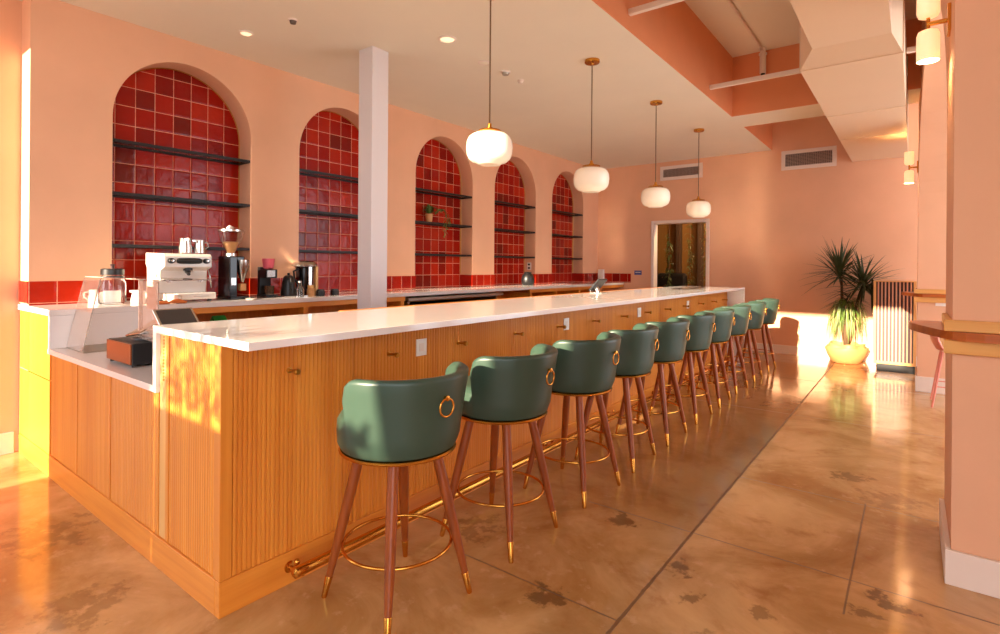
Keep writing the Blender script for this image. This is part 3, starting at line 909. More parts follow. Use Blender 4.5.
# ------------------------------------------------------------------ right side: sconces, ledges, stool
def sconce(loc, label):
    t = thing('wall_sconce', label, 'wall lamp', loc, group='double glass wall sconces on the right piers')
    MB().box(-0.014, 0.0, -0.05, 0.05, -0.065, 0.065, 0.003).build('wall_plate', 'brass', t)
    MB().tube([(-0.012, 0, 0), (-0.09, 0, 0)], 0.011, 10).tube([(-0.085, 0, -0.035), (-0.085, 0, 0.035)], 0.008, 10).build('arm', 'brass', t, smooth=40)
    for s in (1, -1):
        MB().lathe([(0.0, s * 0.03), (0.025, s * 0.03), (0.04, s * 0.037), (0.046, s * 0.055), (0.046, s * 0.18), (0.043, s * 0.18), (0.043, s * 0.06), (0.03, s * 0.04), (0.0, s * 0.038)], 28, (-0.085, 0, 0)).build('glass_shade', 'sconce_glass', t, smooth=50)
    return t
sc0 = sconce((2.225, 2.36, 2.54), 'lit double glass wall sconce with brass arm on the nearest pier')
dup(sc0, (2.128, 6.85, 2.515), 'lit double glass wall sconce on the far pier beyond the arch')
for (lx_, ly_, lz_, en) in ((2.14, 2.36, 2.54, 3.0), (2.043, 6.85, 2.515, 3.0)):
    l = bpy.data.lights.new('sconce_bulb', 'POINT'); l.energy = en; l.color = (1, .66, .36); l.shadow_soft_size = 0.03
    for s in (1, -1):
        lo = bpy.data.objects.new('sconce_bulb', l); C.objects.link(lo); lo.location = (lx_, ly_, lz_ + s * 0.15)

def ledge(x0, y0, zt, label):
    """bull-nosed drink ledge wrapping the left corner of a pier; x0, y0 = the pier's front left corner"""
    t = thing('drink_ledge', label, 'drink ledge', (x0, y0, zt), group='wooden drink ledges on the right piers')
    out = [None, (0.5, -0.06), (0.10, -0.058), (0.04, -0.05), (0.0, -0.025), (-0.04, 0.04), (-0.08, 0.14), (-0.115, 0.24), (-0.14, 0.33), (-0.152, 0.40), (-0.148, 0.45), (-0.125, 0.50), (-0.08, 0.53), (-0.03, 0.54), (-0.002, 0.54), (-0.002, -0.002), (0.5, -0.002)]
    MB().prism(out[1:], 'Z', -0.036, 0.0).build('ledge_top', 'ledge_wood', t)
    MB().box(-0.03, 0.5, -0.026, -0.001, -0.095, -0.037, 0.004).box(-0.026, -0.001, 0.0, 0.45, -0.095, -0.037, 0.004).build('apron', 'pale_wood', t)
    MB().box(-0.03, 0.5, -0.022, -0.001, 0.001, 0.05, 0.004).box(-0.022, -0.001, 0.0, 0.45, 0.001, 0.05, 0.004).build('upstand', 'pale_wood', t)
ledge(2.225, 2.03, 1.082, 'polished wooden drink ledge wrapping the nearest pier')
ledge(2.128, 6.55, 1.075, 'small wooden drink ledge on the far pier')
tag(MB().box(2.28, 2.42, 6.543, 6.55, 0.945, 1.0, 0.002).build('socket_plate', 'white_plastic'), 'white socket plate on the far pier under its drink ledge', 'socket')

ps = thing('counter_stool', 'pink metal counter stool half hidden behind the nearest pier', 'stool', (2.44, 5.95, 0), R(180))
ps.scale = (1, 1, 0.84)
seat = []
m = MB()
N = 14
for j in range(9):
    f = j / 8
    row = []
    for i in range(N + 1):
        a = -1 + 2 * i / N
        if f < 0.5:
            g = f / 0.5
            row.append((-0.19 + 0.36 * g, a * 0.2, 0.66 + 0.02 * a * a - 0.02 * (1 - (2 * g - 1) ** 2)))
        else:
            g = (f - 0.5) / 0.5
            row.append((0.17 + 0.05 * math.sin(g * PI / 2) - 0.06 * a * a, a * 0.2, 0.66 + 0.17 * g - 0.02 * a * a * g))
    seat.append([m.bm.verts.new(p) for p in row])
for a, b in zip(seat, seat[1:]):
    for i in range(N):
        m.bm.faces.new((a[i], a[i + 1], b[i + 1], b[i]))
so = m.build('seat_shell', 'pink_metal', ps, smooth=True)
md = so.modifiers.new('thick', 'SOLIDIFY'); md.thickness = 0.012
for sxx in (-1, 1):
    for syy in (-1, 1):
        MB().tube([(sxx * 0.12, syy * 0.14, 0.645), (sxx * 0.2, syy * 0.2, 0.0)], [0.011, 0.009], 8).build('leg', 'pink_metal', ps, smooth=40)
q = 0.172
MB().tube([(-q, -q, 0.24), (q, -q, 0.24), (q, q, 0.24), (-q, q, 0.24)], 0.007, 8, True).build('foot_rest', 'pink_metal', ps, smooth=40)

# ------------------------------------------------------------------ slatted cabinet and potted plant
cb = thing('slatted_cabinet', 'low cabinet with dark vertical slats and a pale wood frame by the far pier', 'cabinet', (1.67, 7.68, 0))
W, D, H0, H1 = 0.452, 0.50, 0.10, 1.185
f = MB()
f.box(0, 0.03, 0, D, H0, H1, 0.003); f.box(W - 0.03, W, 0, D, H0, H1, 0.003); f.box(0.03, W - 0.03, 0, D, H1 - 0.012, H1, 0.003); f.box(0.03, W - 0.03, 0, D, H0, H0 + 0.035, 0.003)
f.build('frame', 'pale_wood_z', cb)
MB().box(0.03, W - 0.03, 0.02, D - 0.01, H0 + 0.035, H1 - 0.012).build('back_panel', 'slat_dark', cb)
n = 10
for i in range(n):
    x = 0.035 + (W - 0.07) * (i + 0.5) / n
    MB().box(x - 0.008, x + 0.008, 0.002, 0.02, H0 + 0.035, H1 - 0.012, 0.002).build('slat', 'slat_light', cb)
MB().box(0.04, W, 0.03, D - 0.02, 0.0, H0).build('plinth', 'black', cb)

pl = thing('potted_plant', 'tall spiky dragon tree with pale trailing leaves in a clay pot', 'potted plant', (1.33, 8.15, 0))
pot = MB()
loops = []
N = 36
for (r, z, lob) in ((0.14, 0.0, 0), (0.18, 0.012, 0), (0.235, 0.11, .1), (0.265, 0.20, .3), (0.258, 0.225, .7), (0.225, 0.215, .8), (0.21, 0.23, .9), (0.215, 0.27, 1.0), (0.205, 0.275, 1), (0.19, 0.22, .6), (0.18, 0.19, 0)):
    loops.append([((r + 0.018 * lob * math.cos(5 * 2 * PI * i / N)) * math.cos(2 * PI * i / N), (r + 0.018 * lob * math.cos(5 * 2 * PI * i / N)) * math.sin(2 * PI * i / N), z + 0.012 * lob * math.cos(5 * 2 * PI * i / N)) for i in range(N)])
pot.loft(loops)
pot.build('pot', 'terracotta_pale', pl, smooth=60)
MB().tube([(0, 0, 0.18), (-0.02, 0.01, 0.5), (-0.05, 0.0, 0.8), (-0.06, 0, 1.22)], [0.028, 0.024, 0.02, 0.014], 8).tube([(0, 0, 0.19), (0.05, 0.02, 0.55), (0.13, 0.02, 0.85), (0.19, 0.0, 1.10)], [0.024, 0.02, 0.017, 0.013], 8).build('stem', 'bark', pl, smooth=True)
def leaf_head(m, c, n, L, w, upmin, upmax, droop):
    c = Vector(c)
    for i in range(n):
        az = random.uniform(0, 2 * PI)
        el = R(random.uniform(upmin, upmax))
        l = L * random.uniform(0.75, 1.1)
        d = Vector((math.cos(az) * math.cos(el), math.sin(az) * math.cos(el), math.sin(el)))
        s0 = c + Vector((0, 0, random.uniform(-0.10, 0.05)))
        pts = []
        for k in range(6):
            t = k / 5
            p = s0 + d * l * t + Vector((0, 0, -droop * l * t * t))
            if p.y > 0.28: p.y = 0.28
            if p.x > 0.31 and p.z < 1.2: p.x = 0.31
            pts.append(p)
        m.ribbon(pts, w)
m = MB(); leaf_head(m, (-0.08, -0.02, 1.28), 84, 0.58, 0.016, -30, 80, 0.12)
m.build('leaf_crown', 'leaf_dark', pl)
m = MB(); leaf_head(m, (0.20, 0.0, 1.14), 84, 0.54, 0.016, -35, 78, 0.15)
m.build('leaf_crown', 'leaf_dark', pl)
m = MB(); leaf_head(m, (0.02, 0.0, 0.92), 30, 0.36, 0.011, -35, 45, 0.3)
m.build('leaf_crown', 'leaf_dark', pl)
def cascade(m, n, w):
    for i in range(n):
        az = random.uniform(0, 2 * PI)
        L = random.uniform(0.10, 0.23)
        h0 = random.uniform(0.55, 0.86)
        drop = random.uniform(0.22, 0.52)
        pts = []
        for k in range(7):
            t = k / 6
            rr = 0.04 + L * math.sin(t * PI * 0.55)
            z = h0 + 0.10 * math.sin(min(1, t * 1.9) * PI / 2) - drop * t * t
            pts.append((rr * math.cos(az), min(0.27, rr * math.sin(az)), max(z, 0.26)))
        m.ribbon(pts, w)
m = MB(); cascade(m, 120, 0.0085); m.build('trailing_leaves', 'leaf_lime', pl)
m = MB(); cascade(m, 90, 0.0065); m.build('trailing_leaves', 'leaf_cream', pl)

# ------------------------------------------------------------------ small plant on the middle niche shelf
sp_ = thing('trailing_plant', 'small trailing plant in a clay pot on the middle niche shelf', 'potted plant', (-2.86, 3.98, 1.893))
MB().lathe([(0.0, 0.0), (0.036, 0.0), (0.05, 0.095), (0.054, 0.097), (0.054, 0.11), (0.046, 0.11), (0.04, 0.09), (0.0, 0.088)], 20).build('pot', 'terracotta_pale', sp_, smooth=40)
m = MB()
for i in range(60):
    az = random.uniform(0, 2 * PI); L = random.uniform(0.06, 0.17); hh = random.uniform(0.02, 0.13)
    m.ribbon([(L * math.cos(az) * t * .5, L * math.sin(az) * t, 0.10 + hh * math.sin(t * PI * .75)) for t in (0, .25, .5, .75, 1)], 0.012)
for s in range(4):
    yb = 0.13 + 0.035 * s
    for i in range(24):
        t = i / 23
        y = 0.05 + (yb - 0.02) * min(1, t * 1.8) + random.uniform(-.012, .012); z = 0.13 + 0.05 * math.sin(min(1, t * 1.8) * PI) - (0.30 - .05 * s) * max(0, t - 0.35) / 0.65
        x = 0.06 + 0.055 * min(1, t * 2)
        dx, dy = random.uniform(-.02, .03), random.uniform(-.03, .03)
        m.ribbon([(x, y, z), (x + dx * .5, y + dy * .5, z - .008), (x + dx, y + dy, z - .03)], 0.009)
m.build('foliage', 'leaf_green', sp_)

# ------------------------------------------------------------------ things on the back worktop
BZ = 1.0505
em = thing('espresso_machine', 'white espresso machine with black paddle bar on the back worktop', 'espresso machine', (-2.55, 0.885, BZ))
em.scale = (0.95, 0.95, 0.8)
b_ = MB()
b_.prism([(-0.165, 0.075), (0.06, 0.075), (0.085, 0.30), (0.17, 0.335), (0.17, 0.44), (0.145, 0.465), (-0.20, 0.475), (-0.20, 0.36), (-0.175, 0.33)], 'Y', -0.185, 0.185)
bd = b_.build('body', 'white_enamel', em)
bv = bd.modifiers.new('soft', 'BEVEL'); bv.width = 0.008; bv.segments = 3; bv.limit_method = 'ANGLE'
MB().box(-0.16, 0.215, -0.20, 0.20, 0.022, 0.085, 0.008).build('drip_tray', 'white_enamel', em)
MB().box(0.02, 0.205, -0.18, 0.18, 0.0855, 0.089, 0.001).build('drip_grate', 'steel', em)
MB().box(0.216, 0.2165, 0.02, 0.14, 0.048, 0.054).build('tray_mark', 'steel_dull', em)
pb = MB().lathe([(0.0, -0.095), (0.02, -0.092), (0.028, -0.075), (0.03, 0.0), (0.028, 0.075), (0.02, 0.092), (0.0, 0.095)], 18, (0.182, 0.0, 0.395), 'Y').build('paddle_bar', 'black', em, smooth=50)
for y in (-0.135, 0.135):
    MB().lathe([(0.0, 0.0), (0.026, 0.0), (0.026, 0.02), (0.02, 0.03), (0.0, 0.03)], 18, (0.17, y, 0.395), 'X').build('knob', 'black', em, smooth=40)
    MB().lathe([(0.0, 0.03), (0.013, 0.03), (0.011, 0.036), (0.0, 0.037)], 14, (0.17, y, 0.395), 'X').build('knob_cap', 'steel', em, smooth=40)
MB().lathe([(0.0, 0.30), (0.034, 0.30), (0.034, 0.335), (0.0, 0.335)], 20, (0.125, 0.01, 0)).tube([(0.125, 0.01, 0.29), (0.15, -0.005, 0.285), (0.24, -0.03, 0.268)], [0.024, 0.014, 0.014], 10).build('portafilter', 'black', em, smooth=50)
for y in (-0.11, 0.13):
    MB().lathe([(0.0, 0.0), (0.026, 0.0), (0.026, 0.006), (0.0, 0.007)], 20, (0.069, y, 0.21), 'X', ).build('gauge', 'steel', em, smooth=40)
for y in (-0.165, 0.165):
    for x in (-0.12, 0.17):
        MB().lathe([(0.0, 0.0), (0.018, 0.0), (0.015, 0.024), (0.0, 0.024)], 12, (x, y, 0)).build('foot', 'black', em, smooth=40)
MB().tube([(0.13, 0.165, 0.33), (0.16, 0.172, 0.25), (0.17, 0.178, 0.13)], 0.005, 8).build('steam_wand', 'steel', em, smooth=True)

def pitcher(loc, r, h, label, mater='steel', rz=0, group='milk pitchers on the espresso machine'):
    t = thing('milk_pitcher', label, 'pitcher', loc, rz, group)
    MB().lathe([(0.0, 0.0), (r, 0.0), (r * 1.02, h * 0.35), (r * 0.84, h * 0.75), (r * 0.9, h), (r * 0.86, h), (r * 0.8, h * 0.75), (r * 0.97, h * 0.3), (0.0, 0.006)], 24).build('jug', mater, t, smooth=40)
    MB().tube([(0, r * 0.86, h * 0.85), (0, r * 1.5, h * 0.82), (0, r * 1.6, h * 0.5), (0, r * 1.0, h * 0.25)], 0.005, 8).build('handle', mater, t, smooth=True)
    MB().prism([(-r * .3, -r * 0.8), (0, -r * 1.25), (r * .3, -r * .8)], 'Z', h * .86, h).build('spout', mater, t)
pitcher((-2.54, 0.92, BZ + 0.3815), 0.05, 0.115, 'tall steel milk pitcher on the espresso machine, left of its pair', rz=R(90))
pitcher((-2.52, 1.02, BZ + 0.3815), 0.043, 0.105, 'shorter steel milk pitcher on the espresso machine, right of its pair')

gr = thing('coffee_grinder', 'tall black coffee grinder with clear bean hopper beside the espresso machine', 'coffee grinder', (-2.48, 1.265, BZ))
gb = MB().box(-0.10, 0.10, -0.07, 0.0, 0.0, 0.36, 0.01); gb.box(-0.10, 0.13, -0.075, 0.085, 0.0, 0.03, 0.006); gb.box(-0.10, 0.06, -0.0, 0.08, 0.27, 0.36, 0.01)
gb.build('body', 'black_gloss', gr)
MB().lathe([(0.0, 0.36), (0.045, 0.36), (0.045, 0.385), (0.0, 0.385)], 20, (0, -0.01, 0)).build('collar', 'steel', gr, smooth=40)
MB().lathe([(0.03, 0.385), (0.04, 0.41), (0.082, 0.50), (0.10, 0.565), (0.098, 0.565), (0.08, 0.502), (0.038, 0.412), (0.028, 0.385)], 28, (0, -0.01, 0)).build('hopper', 'glass', gr, smooth=40)
MB().lathe([(0.0, 0.388), (0.027, 0.388), (0.037, 0.413), (0.065, 0.475), (0.05, 0.482), (0.0, 0.484)], 22, (0, -0.01, 0)).build('coffee_beans', 'beans', gr, smooth=40)
MB().lathe([(0.0, 0.566), (0.103, 0.566), (0.103, 0.582), (0.06, 0.588), (0.0, 0.588)], 28, (0, -0.01, 0)).build('hopper_lid', 'steel', gr, smooth=40)
MB().tube([(0.03, -0.05, 0.592), (0.0, -0.02, 0.605), (-0.03, 0.02, 0.6)], [0.012, 0.016, 0.012], 8).build('lid_grip', 'white_plastic', gr, smooth=True)
MB().lathe([(0.0, 0.14), (0.012, 0.14), (0.03, 0.20), (0.055, 0.27), (0.058, 0.33), (0.0, 0.33)], 24, (0.055, 0.06, 0)).build('doser', 'steel', gr, smooth=40)
MB().box(0.04, 0.09, 0.03, 0.08, 0.07, 0.13, 0.006).build('spout', 'beans', gr)
MB().box(0.101, 0.103, -0.055, -0.015, 0.12, 0.18).build('front_plate', 'steel', gr)

g2 = thing('coffee_grinder', 'slim coffee grinder with red hopper on the back worktop', 'coffee grinder', (-2.56, 1.63, BZ))
gb = MB().box(-0.08, -0.04, -0.055, 0.055, 0.0, 0.27, 0.006); gb.box(-0.08, 0.08, -0.06, 0.06, 0.0, 0.022, 0.005); gb.box(-0.06, 0.07, -0.055, 0.055, 0.17, 0.25, 0.008)
gb.build('body', 'black', g2)
MB().box(0.0705, 0.072, -0.045, 0.03, 0.18, 0.24).build('front_plate', 'steel', g2)
MB().lathe([(0.0, 0.25), (0.03, 0.25), (0.045, 0.262), (0.055, 0.345), (0.0, 0.347)], 22, (0.01, 0, 0)).build('hopper', 'pink_plastic', g2, smooth=40)
MB().lathe([(0.0, 0.022), (0.04, 0.022), (0.042, 0.1), (0.0, 0.1)], 18, (0.03, 0, 0)).build('grounds_bin', 'smoked_glass', g2, smooth=40)

kt = thing('kettle', 'black gooseneck kettle on a flat tray', 'kettle', (-2.46, 1.775, BZ + 0.013), R(70))
MB().lathe([(0.0, 0.0), (0.068, 0.0), (0.07, 0.012), (0.055, 0.12), (0.044, 0.165), (0.03, 0.18), (0.0, 0.185)], 24).build('body', 'black', kt, smooth=50)
MB().lathe([(0.0, 0.184), (0.01, 0.184), (0.012, 0.2), (0.0, 0.205)], 12).build('lid_knob', 'black', kt, smooth=50)
MB().tube([(0, 0.06, 0.03), (0, 0.105, 0.05), (0, 0.095, 0.11), (0, 0.125, 0.155), (0, 0.15, 0.15)], [0.012, 0.009, 0.007, 0.006, 0.006], 8).build('spout', 'black', kt, smooth=True)
MB().tube([(0, -0.045, 0.155), (0, -0.1, 0.16), (0, -0.1, 0.06)], 0.009, 8).build('handle', 'black', kt, smooth=True)
tag(MB().box(-2.58, -2.34, 1.66, 1.90, BZ, BZ + 0.012, 0.003).build('flat_tray', 'steel'), 'flat steel tray under the black kettle', 'tray')

br = thing('coffee_brewer', 'black and steel coffee brewer beside the kettle', 'coffee maker', (-2.62, 2.04, BZ))
MB().lathe([(0.0, 0.0), (0.10, 0.0), (0.10, 0.02), (0.075, 0.03), (0.082, 0.26), (0.10, 0.275), (0.0, 0.275)], 28).build('body', 'black_gloss', br, smooth=40)
MB().lathe([(0.0, 0.275), (0.118, 0.275), (0.12, 0.29), (0.10, 0.318), (0.05, 0.328), (0.0, 0.33)], 28).build('lid', 'steel', br, smooth=40)
MB().box(0.07, 0.10, -0.02, 0.02, 0.05, 0.275, 0.004).build('front_strip', 'steel', br)
MB().box(0.02, 0.06, 0.085, 0.115, 0.0, 0.275, 0.004).build('side_pillar', 'pale_wood_z', br)
MB().tube([(0.03, -0.08, 0.25), (0.04, -0.14, 0.23), (0.04, -0.13, 0.15), (0.03, -0.08, 0.1)], 0.01, 8).build('handle', 'black', br, smooth=True)
bt = thing('glass_carafe', 'small glass bottle with tapered neck in front of the brewer', 'bottle', (-2.32, 1.80, BZ))
MB().lathe([(0.0, 0.0), (0.036, 0.0), (0.038, 0.01), (0.038, 0.07), (0.018, 0.105), (0.014, 0.13), (0.011, 0.13), (0.015, 0.104), (0.034, 0.069), (0.034, 0.008), (0.0, 0.006)], 22).build('bottle', 'glass', bt, smooth=40)
MB().lathe([(0.0, 0.131), (0.017, 0.131), (0.017, 0.145), (0.0, 0.146)], 14).build('stopper', 'steel', bt, smooth=40)
jr = thing('spice_jar', 'small orange jar right of the glass bottle', 'jar', (-2.42, 1.98, BZ))
MB().lathe([(0.0, 0.0), (0.034, 0.0), (0.036, 0.01), (0.036, 0.065), (0.026, 0.075), (0.0, 0.075)], 20).build('body', 'beans', jr, smooth=40)
MB().lathe([(0.0, 0.0755), (0.03, 0.0755), (0.03, 0.1), (0.0, 0.102)], 18).build('lid', 'pale_wood_z', jr, smooth=40)
for y, lab in ((2.07, 'small black canister left of its pair beside the brewer'), (2.23, 'small black canister right of its pair beside the brewer')):
    t = thing('canister', lab, 'canister', (-2.40, y, BZ), group='small black canisters on the back worktop')
    MB().lathe([(0.0, 0.0), (0.04, 0.0), (0.042, 0.01), (0.042, 0.045), (0.0, 0.045)], 18).build('body', 'black', t, smooth=40)
    MB().lathe([(0.0, 0.0455), (0.036, 0.0455), (0.034, 0.058), (0.0, 0.06)], 18).build('lid', 'dark_grey', t, smooth=40)
tp = thing('tamper_tray', 'small round steel dish on the back worktop by the tall grinder', 'dish', (-2.29, 1.33, BZ))
MB().lathe([(0.0, 0.0), (0.035, 0.0), (0.045, 0.014), (0.042, 0.014), (0.032, 0.004), (0.0, 0.004)], 20).build('dish', 'steel', tp, smooth=40)
MB().lathe([(0.0, 0.004), (0.018, 0.004), (0.014, 0.02), (0.0, 0.022)], 14).build('tamper', 'black', tp, smooth=40)

cu = thing('coffee_cup', 'white cup in front of the espresso machine', 'cup', (-2.29, 0.735, BZ))
MB().lathe([(0.0, 0.0), (0.022, 0.0), (0.036, 0.02), (0.041, 0.066), (0.038, 0.066), (0.033, 0.022), (0.0, 0.006)], 22).build('bowl', 'white_enamel', cu, smooth=50)
MB().tube([(0, 0.038, 0.055), (0, 0.062, 0.05), (0, 0.06, 0.025), (0, 0.036, 0.02)], 0.004, 8).build('handle', 'white_enamel', cu, smooth=True)
cl = MB()
N = 22
rows = []
for j in range(7):
    r = []
    for i in range(N + 1):
        u = i / N; v = j / 6
        zc = 0.006 + 0.022 * (0.5 + 0.5 * math.sin(u * 9 + v * 3)) * math.sin(PI * v) * math.sin(PI * u) + 0.012 * math.sin(PI * v)
        r.append(cl.bm.verts.new((-2.245 + 0.040 * v, 0.60 + 0.20 * u + .01 * math.sin(v * 5), BZ + zc)))
    rows.append(r)
for a, b in zip(rows, rows[1:]):
    for i in range(N):
        cl.bm.faces.new((a[i], a[i + 1], b[i + 1], b[i]))
co = cl.build('folded_cloth', 'cloth_orange', smooth=True)
md = co.modifiers.new('thick', 'SOLIDIFY'); md.thickness = 0.008; md.offset = -1
tag(co, 'rumpled orange brown cloth on the back worktop edge by the white cup', 'cloth')

dj = thing('drink_dispenser', 'clear glass drink jar with black lid on the back worktop', 'dispenser', (-2.52, 0.42, BZ))
MB().lathe([(0.0, 0.0), (0.075, 0.0), (0.085, 0.012), (0.085, 0.15), (0.07, 0.185), (0.062, 0.21), (0.058, 0.21), (0.066, 0.184), (0.08, 0.149), (0.08, 0.014), (0.0, 0.008)], 30).build('jar', 'glass', dj, smooth=40)
MB().lathe([(0.0, 0.211), (0.072, 0.211), (0.072, 0.25), (0.06, 0.256), (0.0, 0.256)], 28).build('lid', 'black', dj, smooth=40)
MB().lathe([(0.0, 0.256), (0.012, 0.256), (0.012, 0.275), (0.018, 0.285), (0.0, 0.29)], 14).build('lid_knob', 'slat_dark', dj, smooth=40)
MB().lathe([(0.0, 0.009), (0.05, 0.009), (0.052, 0.10), (0.0, 0.1)], 20).build('contents', 'white_plastic', dj, smooth=40)
pitcher((-2.665, 0.365, BZ), 0.045, 0.10, 'small white jug left of the glass drink jar', 'white_plastic', R(180), 'white jugs by the glass drink jar')
pitcher((-2.40, 0.545, BZ), 0.045, 0.10, 'small white jug right of the glass drink jar', 'white_plastic', 0, 'white jugs by the glass drink jar')

# ------------------------------------------------------------------ things on the order worktop
OZ = 0.8035
sg = thing('acrylic_guard', 'clear acrylic display guard with slanted end on the order worktop', 'display guard', (0, 0, OZ))
def panel(m, a, b, c, d, th):
    a, b, c, d = map(Vector, (a, b, c, d))
    n = (b - a).cross(d - a).normalized() * th
    m.loft([[a, b, c, d], [a + n, b + n, c + n, d + n]])
m = MB(); panel(m, (-2.20, 0.08, 0.006), (-1.90, 0.08, 0.006), (-1.90, 0.17, 0.445), (-2.20, 0.17, 0.445), 0.006)
m.build('slanted_front', 'acrylic', sg)
m = MB(); panel(m, (-2.20, 0.17, 0.452), (-1.0, 0.17, 0.452), (-1.0, 0.42, 0.452), (-2.20, 0.42, 0.452), 0.005)
m.build('top_panel', 'acrylic', sg)
m = MB(); panel(m, (-1.02, 0.165, 0.132), (-1.02, 0.165, 0.447), (-1.28, 0.165, 0.447), (-1.28, 0.165, 0.132), 0.005)
fp = m.build('front_panel', 'acrylic', sg)
MB().box(-1.19, -1.07, 0.172, 0.175, 0.30, 0.42).build('card', 'slat_light', fp)
MB().box(-2.20, -1.87, 0.075, 0.44, 0.0, 0.005).build('base_sheet', 'steel_dull', sg)
MB().box(-1.30, -1.281, 0.166, 0.185, 0.132, 0.451).build('corner_post', 'steel', sg)

tl = thing('cash_drawer', 'brown fronted cash drawer on the order worktop', 'cash drawer', (-1.325, 0.235, OZ), R(0))
MB().box(-0.145, 0.2, -0.155, 0.20, 0.012, 0.125, 0.004).build('case', 'black', tl)
MB().box(-0.143, 0.198, -0.164, -0.156, 0.016, 0.122, 0.002).build('front', 'copper_panel', tl)
for x in (-0.13, 0.18):
    for y in (-0.14, 0.18):
        MB().lathe([(0.0, 0.0), (0.01, 0.0), (0.01, 0.012), (0.0, 0.012)], 10, (x, y, 0)).build('foot', 'black', tl)
cd = thing('card_terminal', 'small tilted silver screen standing on the cash drawer', 'payment terminal', (-1.29, 0.225, OZ + 0.1255))
MB().lathe([(0.0, 0.0), (0.09, 0.0), (0.085, 0.01), (0.03, 0.02), (0.03, 0.045), (0.0, 0.045)], 22).build('stand', 'black', cd, smooth=40)
mt = Matrix.Translation((-0.01, -0.01, 0.062)) @ Matrix.Rotation(R(-8), 4, 'Y') @ Matrix.Rotation(R(26), 4, 'X')
pc = MB().tbox(mt, 0.21, 0.17, 0.014, 0.004).build('bezel', 'steel', cd)
MB().tbox(mt @ Matrix.Translation((0, 0, 0.0085)), 0.185, 0.145, 0.001).build('display', 'steel_dull', pc)

pt = thing('point_of_sale_screen', 'dark tilted touch screen on a stand behind the waterfall edge', 'touch screen', (-0.86, 0.215, OZ))
MB().box(-0.08, 0.08, -0.06, 0.06, 0.0, 0.012, 0.004).build('base', 'black', pt)
MB().tube([(0.0, 0.04, 0.01), (-0.02, 0.04, 0.12), (0.0, 0.0, 0.205)], [0.02, 0.018, 0.016], 10).build('neck', 'black', pt, smooth=40)
mt = Matrix.Translation((-0.0, -0.01, 0.225)) @ Matrix.Rotation(R(38), 4, 'Y')
pc = MB().tbox(mt, 0.26, 0.19, 0.018, 0.004).build('bezel', 'steel', pt)
MB().tbox(mt @ Matrix.Translation((0, 0, 0.0095)), 0.24, 0.165, 0.001).build('display', 'dark_grey', pt)

p2 = thing('payment_terminal', 'black tilted payment terminal far along the bar worktop', 'payment terminal', (-0.50, 4.07, 1.0705))
MB().box(-0.07, 0.07, -0.06, 0.06, 0.0, 0.012, 0.004).build('base', 'steel', p2)
MB().tube([(0.0, 0.0, 0.01), (-0.02, 0.0, 0.06)], [0.03, 0.025], 12).build('neck', 'steel', p2, smooth=40)
mt = Matrix.Translation((0.0, 0.0, 0.085)) @ Matrix.Rotation(R(-48), 4, 'Y')
pc = MB().tbox(mt, 0.16, 0.2, 0.02, 0.005).build('case', 'black', p2)
MB().tbox(mt @ Matrix.Translation((0, 0, 0.0105)), 0.13, 0.17, 0.001).build('display', 'screen', pc)
tag(MB().box(-2.70, -2.60, FY - 0.09, FY - .01, BZ, BZ + 0.24, 0.006).build('dispenser_box', 'white_plastic'), 'tall white box in the far corner of the back worktop', 'box')
bg = thing('dark_pot', 'rounded dark vase standing before the fourth niche', 'vase', (-2.62, 5.88, BZ))
MB().lathe([(0.0, 0.0), (0.075, 0.0), (0.095, 0.03), (0.10, 0.09), (0.085, 0.15), (0.05, 0.185), (0.06, 0.20), (0.05, 0.20), (0.0, 0.17)], 24).build('body', 'black', bg, smooth=50)
gx = thing('green_carton', 'bright green carton on the open shelf under the back worktop', 'carton', (-2.40, 1.12, 0.6405))
MB().box(-0.05, 0.05, -0.05, 0.05, 0.0, 0.24, 0.004).build('body', 'green_box', gx)
MB().prism([(-0.05, 0.24), (0.05, 0.24), (0.0, 0.285)], 'Y', -0.05, 0.05).build('gable_top', 'green_box', gx)

# ------------------------------------------------------------------ far wall bits
sgn = thing('wall_sign', 'small blue sign plate on the far wall left of the doorway', 'sign', (-1.93, FY, 1.235))
MB().box(-0.07, 0.07, -0.006, 0, -0.04, 0.04, 0.002).build('plate', 'blue_plate', sgn)
MB().box(-0.05, 0.05, -0.0075, -0.006, 0.0, 0.012).build('text_bar', 'white_plastic', sgn)
sw = thing('niche_socket', 'socket on the right-hand jamb of the fourth niche', 'socket', (-2.87, AR0 + AP * 3 + AW - 0.004, 1.34))
MB().box(-0.04, 0.04, -0.004, 0.004, -0.06, 0.06, 0.002).build('plate', 'white_plastic', sw)
for z in (-0.028, 0.028):
    MB().box(-0.02, 0.02, -0.0055, -0.004, z - 0.014, z + 0.014).build('outlet', 'black', sw)

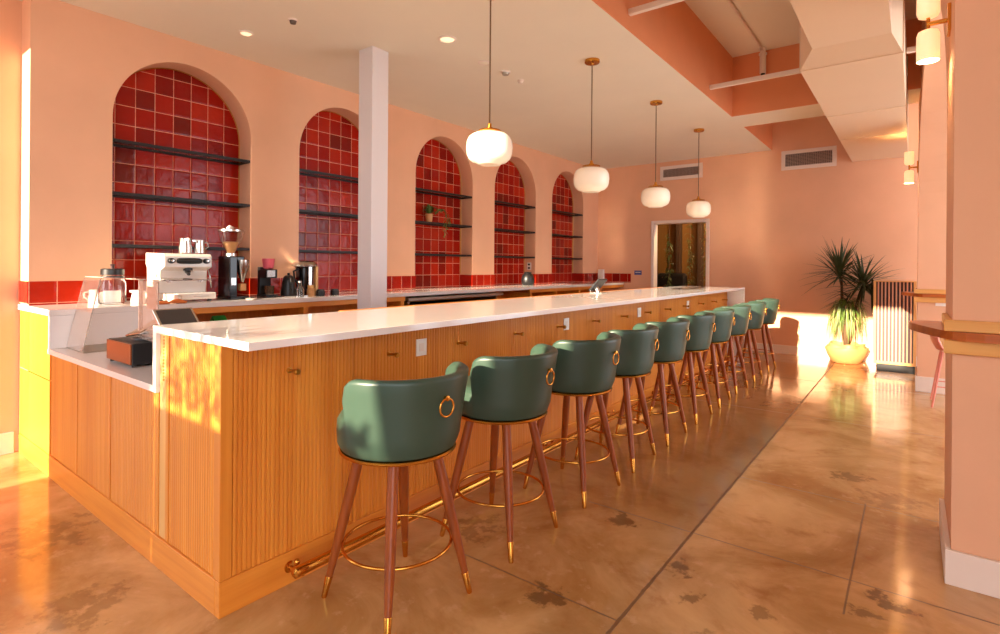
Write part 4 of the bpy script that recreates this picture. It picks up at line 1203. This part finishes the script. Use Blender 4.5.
# room beyond the doorway
for i, x in enumerate((-1.75, -1.32, -1.0, -0.62, -0.3)):
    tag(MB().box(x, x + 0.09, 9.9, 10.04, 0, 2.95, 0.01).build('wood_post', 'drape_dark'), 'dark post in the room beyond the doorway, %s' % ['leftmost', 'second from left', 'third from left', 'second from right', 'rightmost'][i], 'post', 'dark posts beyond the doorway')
ac = thing('armchair', 'black armchair standing in the dim room beyond the doorway', 'armchair', (-1.75, 9.45, 0))
MB().box(-0.3, 0.3, -0.3, 0.3, 0.12, 0.46, 0.04).build('seat', 'black', ac)
MB().box(-0.3, 0.3, 0.2, 0.34, 0.40, 1.22, 0.06).build('backrest', 'black', ac)
for s in (-1, 1):
    MB().box(s * 0.36 - .06, s * 0.36 + .06, -0.3, 0.3, 0.12, 0.68, 0.03).build('armrest', 'black', ac)
    for y in (-0.26, 0.26):
        MB().lathe([(0.02, 0.0), (0.025, 0.12)], 8, (s * 0.3, y, 0)).build('leg', 'black', ac)
for i, (x, z1) in enumerate(((-1.50, 1.95), (-1.12, 2.3), (-0.82, 2.25))):
    g = thing('hanging_garland', 'sparkling leafy garland beyond the doorway, %s of three' % ['leftmost', 'middle', 'rightmost'][i], 'garland', (x, 8.85, 0), group='garlands beyond the doorway')
    m = MB(); w = MB()
    for j in range(110):
        z = random.uniform(0.5, z1); a = random.uniform(0, 2 * PI); L = random.uniform(.05, .12)
        m.ribbon([(0, 0, z), (L * .5 * math.cos(a), L * .5 * math.sin(a), z + .01), (L * math.cos(a), L * math.sin(a), z - .05)], 0.018)
        if j % 3 == 0:
            q = Vector((L * math.cos(a), L * math.sin(a) - .03, z))
            w.lathe([(0, -.012), (.011, 0), (0, .012)], 6, q)
    m.build('leaves', 'leaf_green', g)
    w.build('baubles', 'steel', g)['kind'] = 'stuff'
    MB().tube([(0, 0, 0.0), (0, 0, 3.0)], 0.008, 6).build('cord', 'bark', g)
bl = bpy.data.lights.new('backroom_fill', 'POINT'); bl.energy = 120; bl.color = (1, .72, .4); bl.shadow_soft_size = .1  # added fill light, brightens the dim room behind the doorway
blo = bpy.data.objects.new('backroom_fill', bl); C.objects.link(blo); blo.location = (-0.3, 9.0, 2.7)
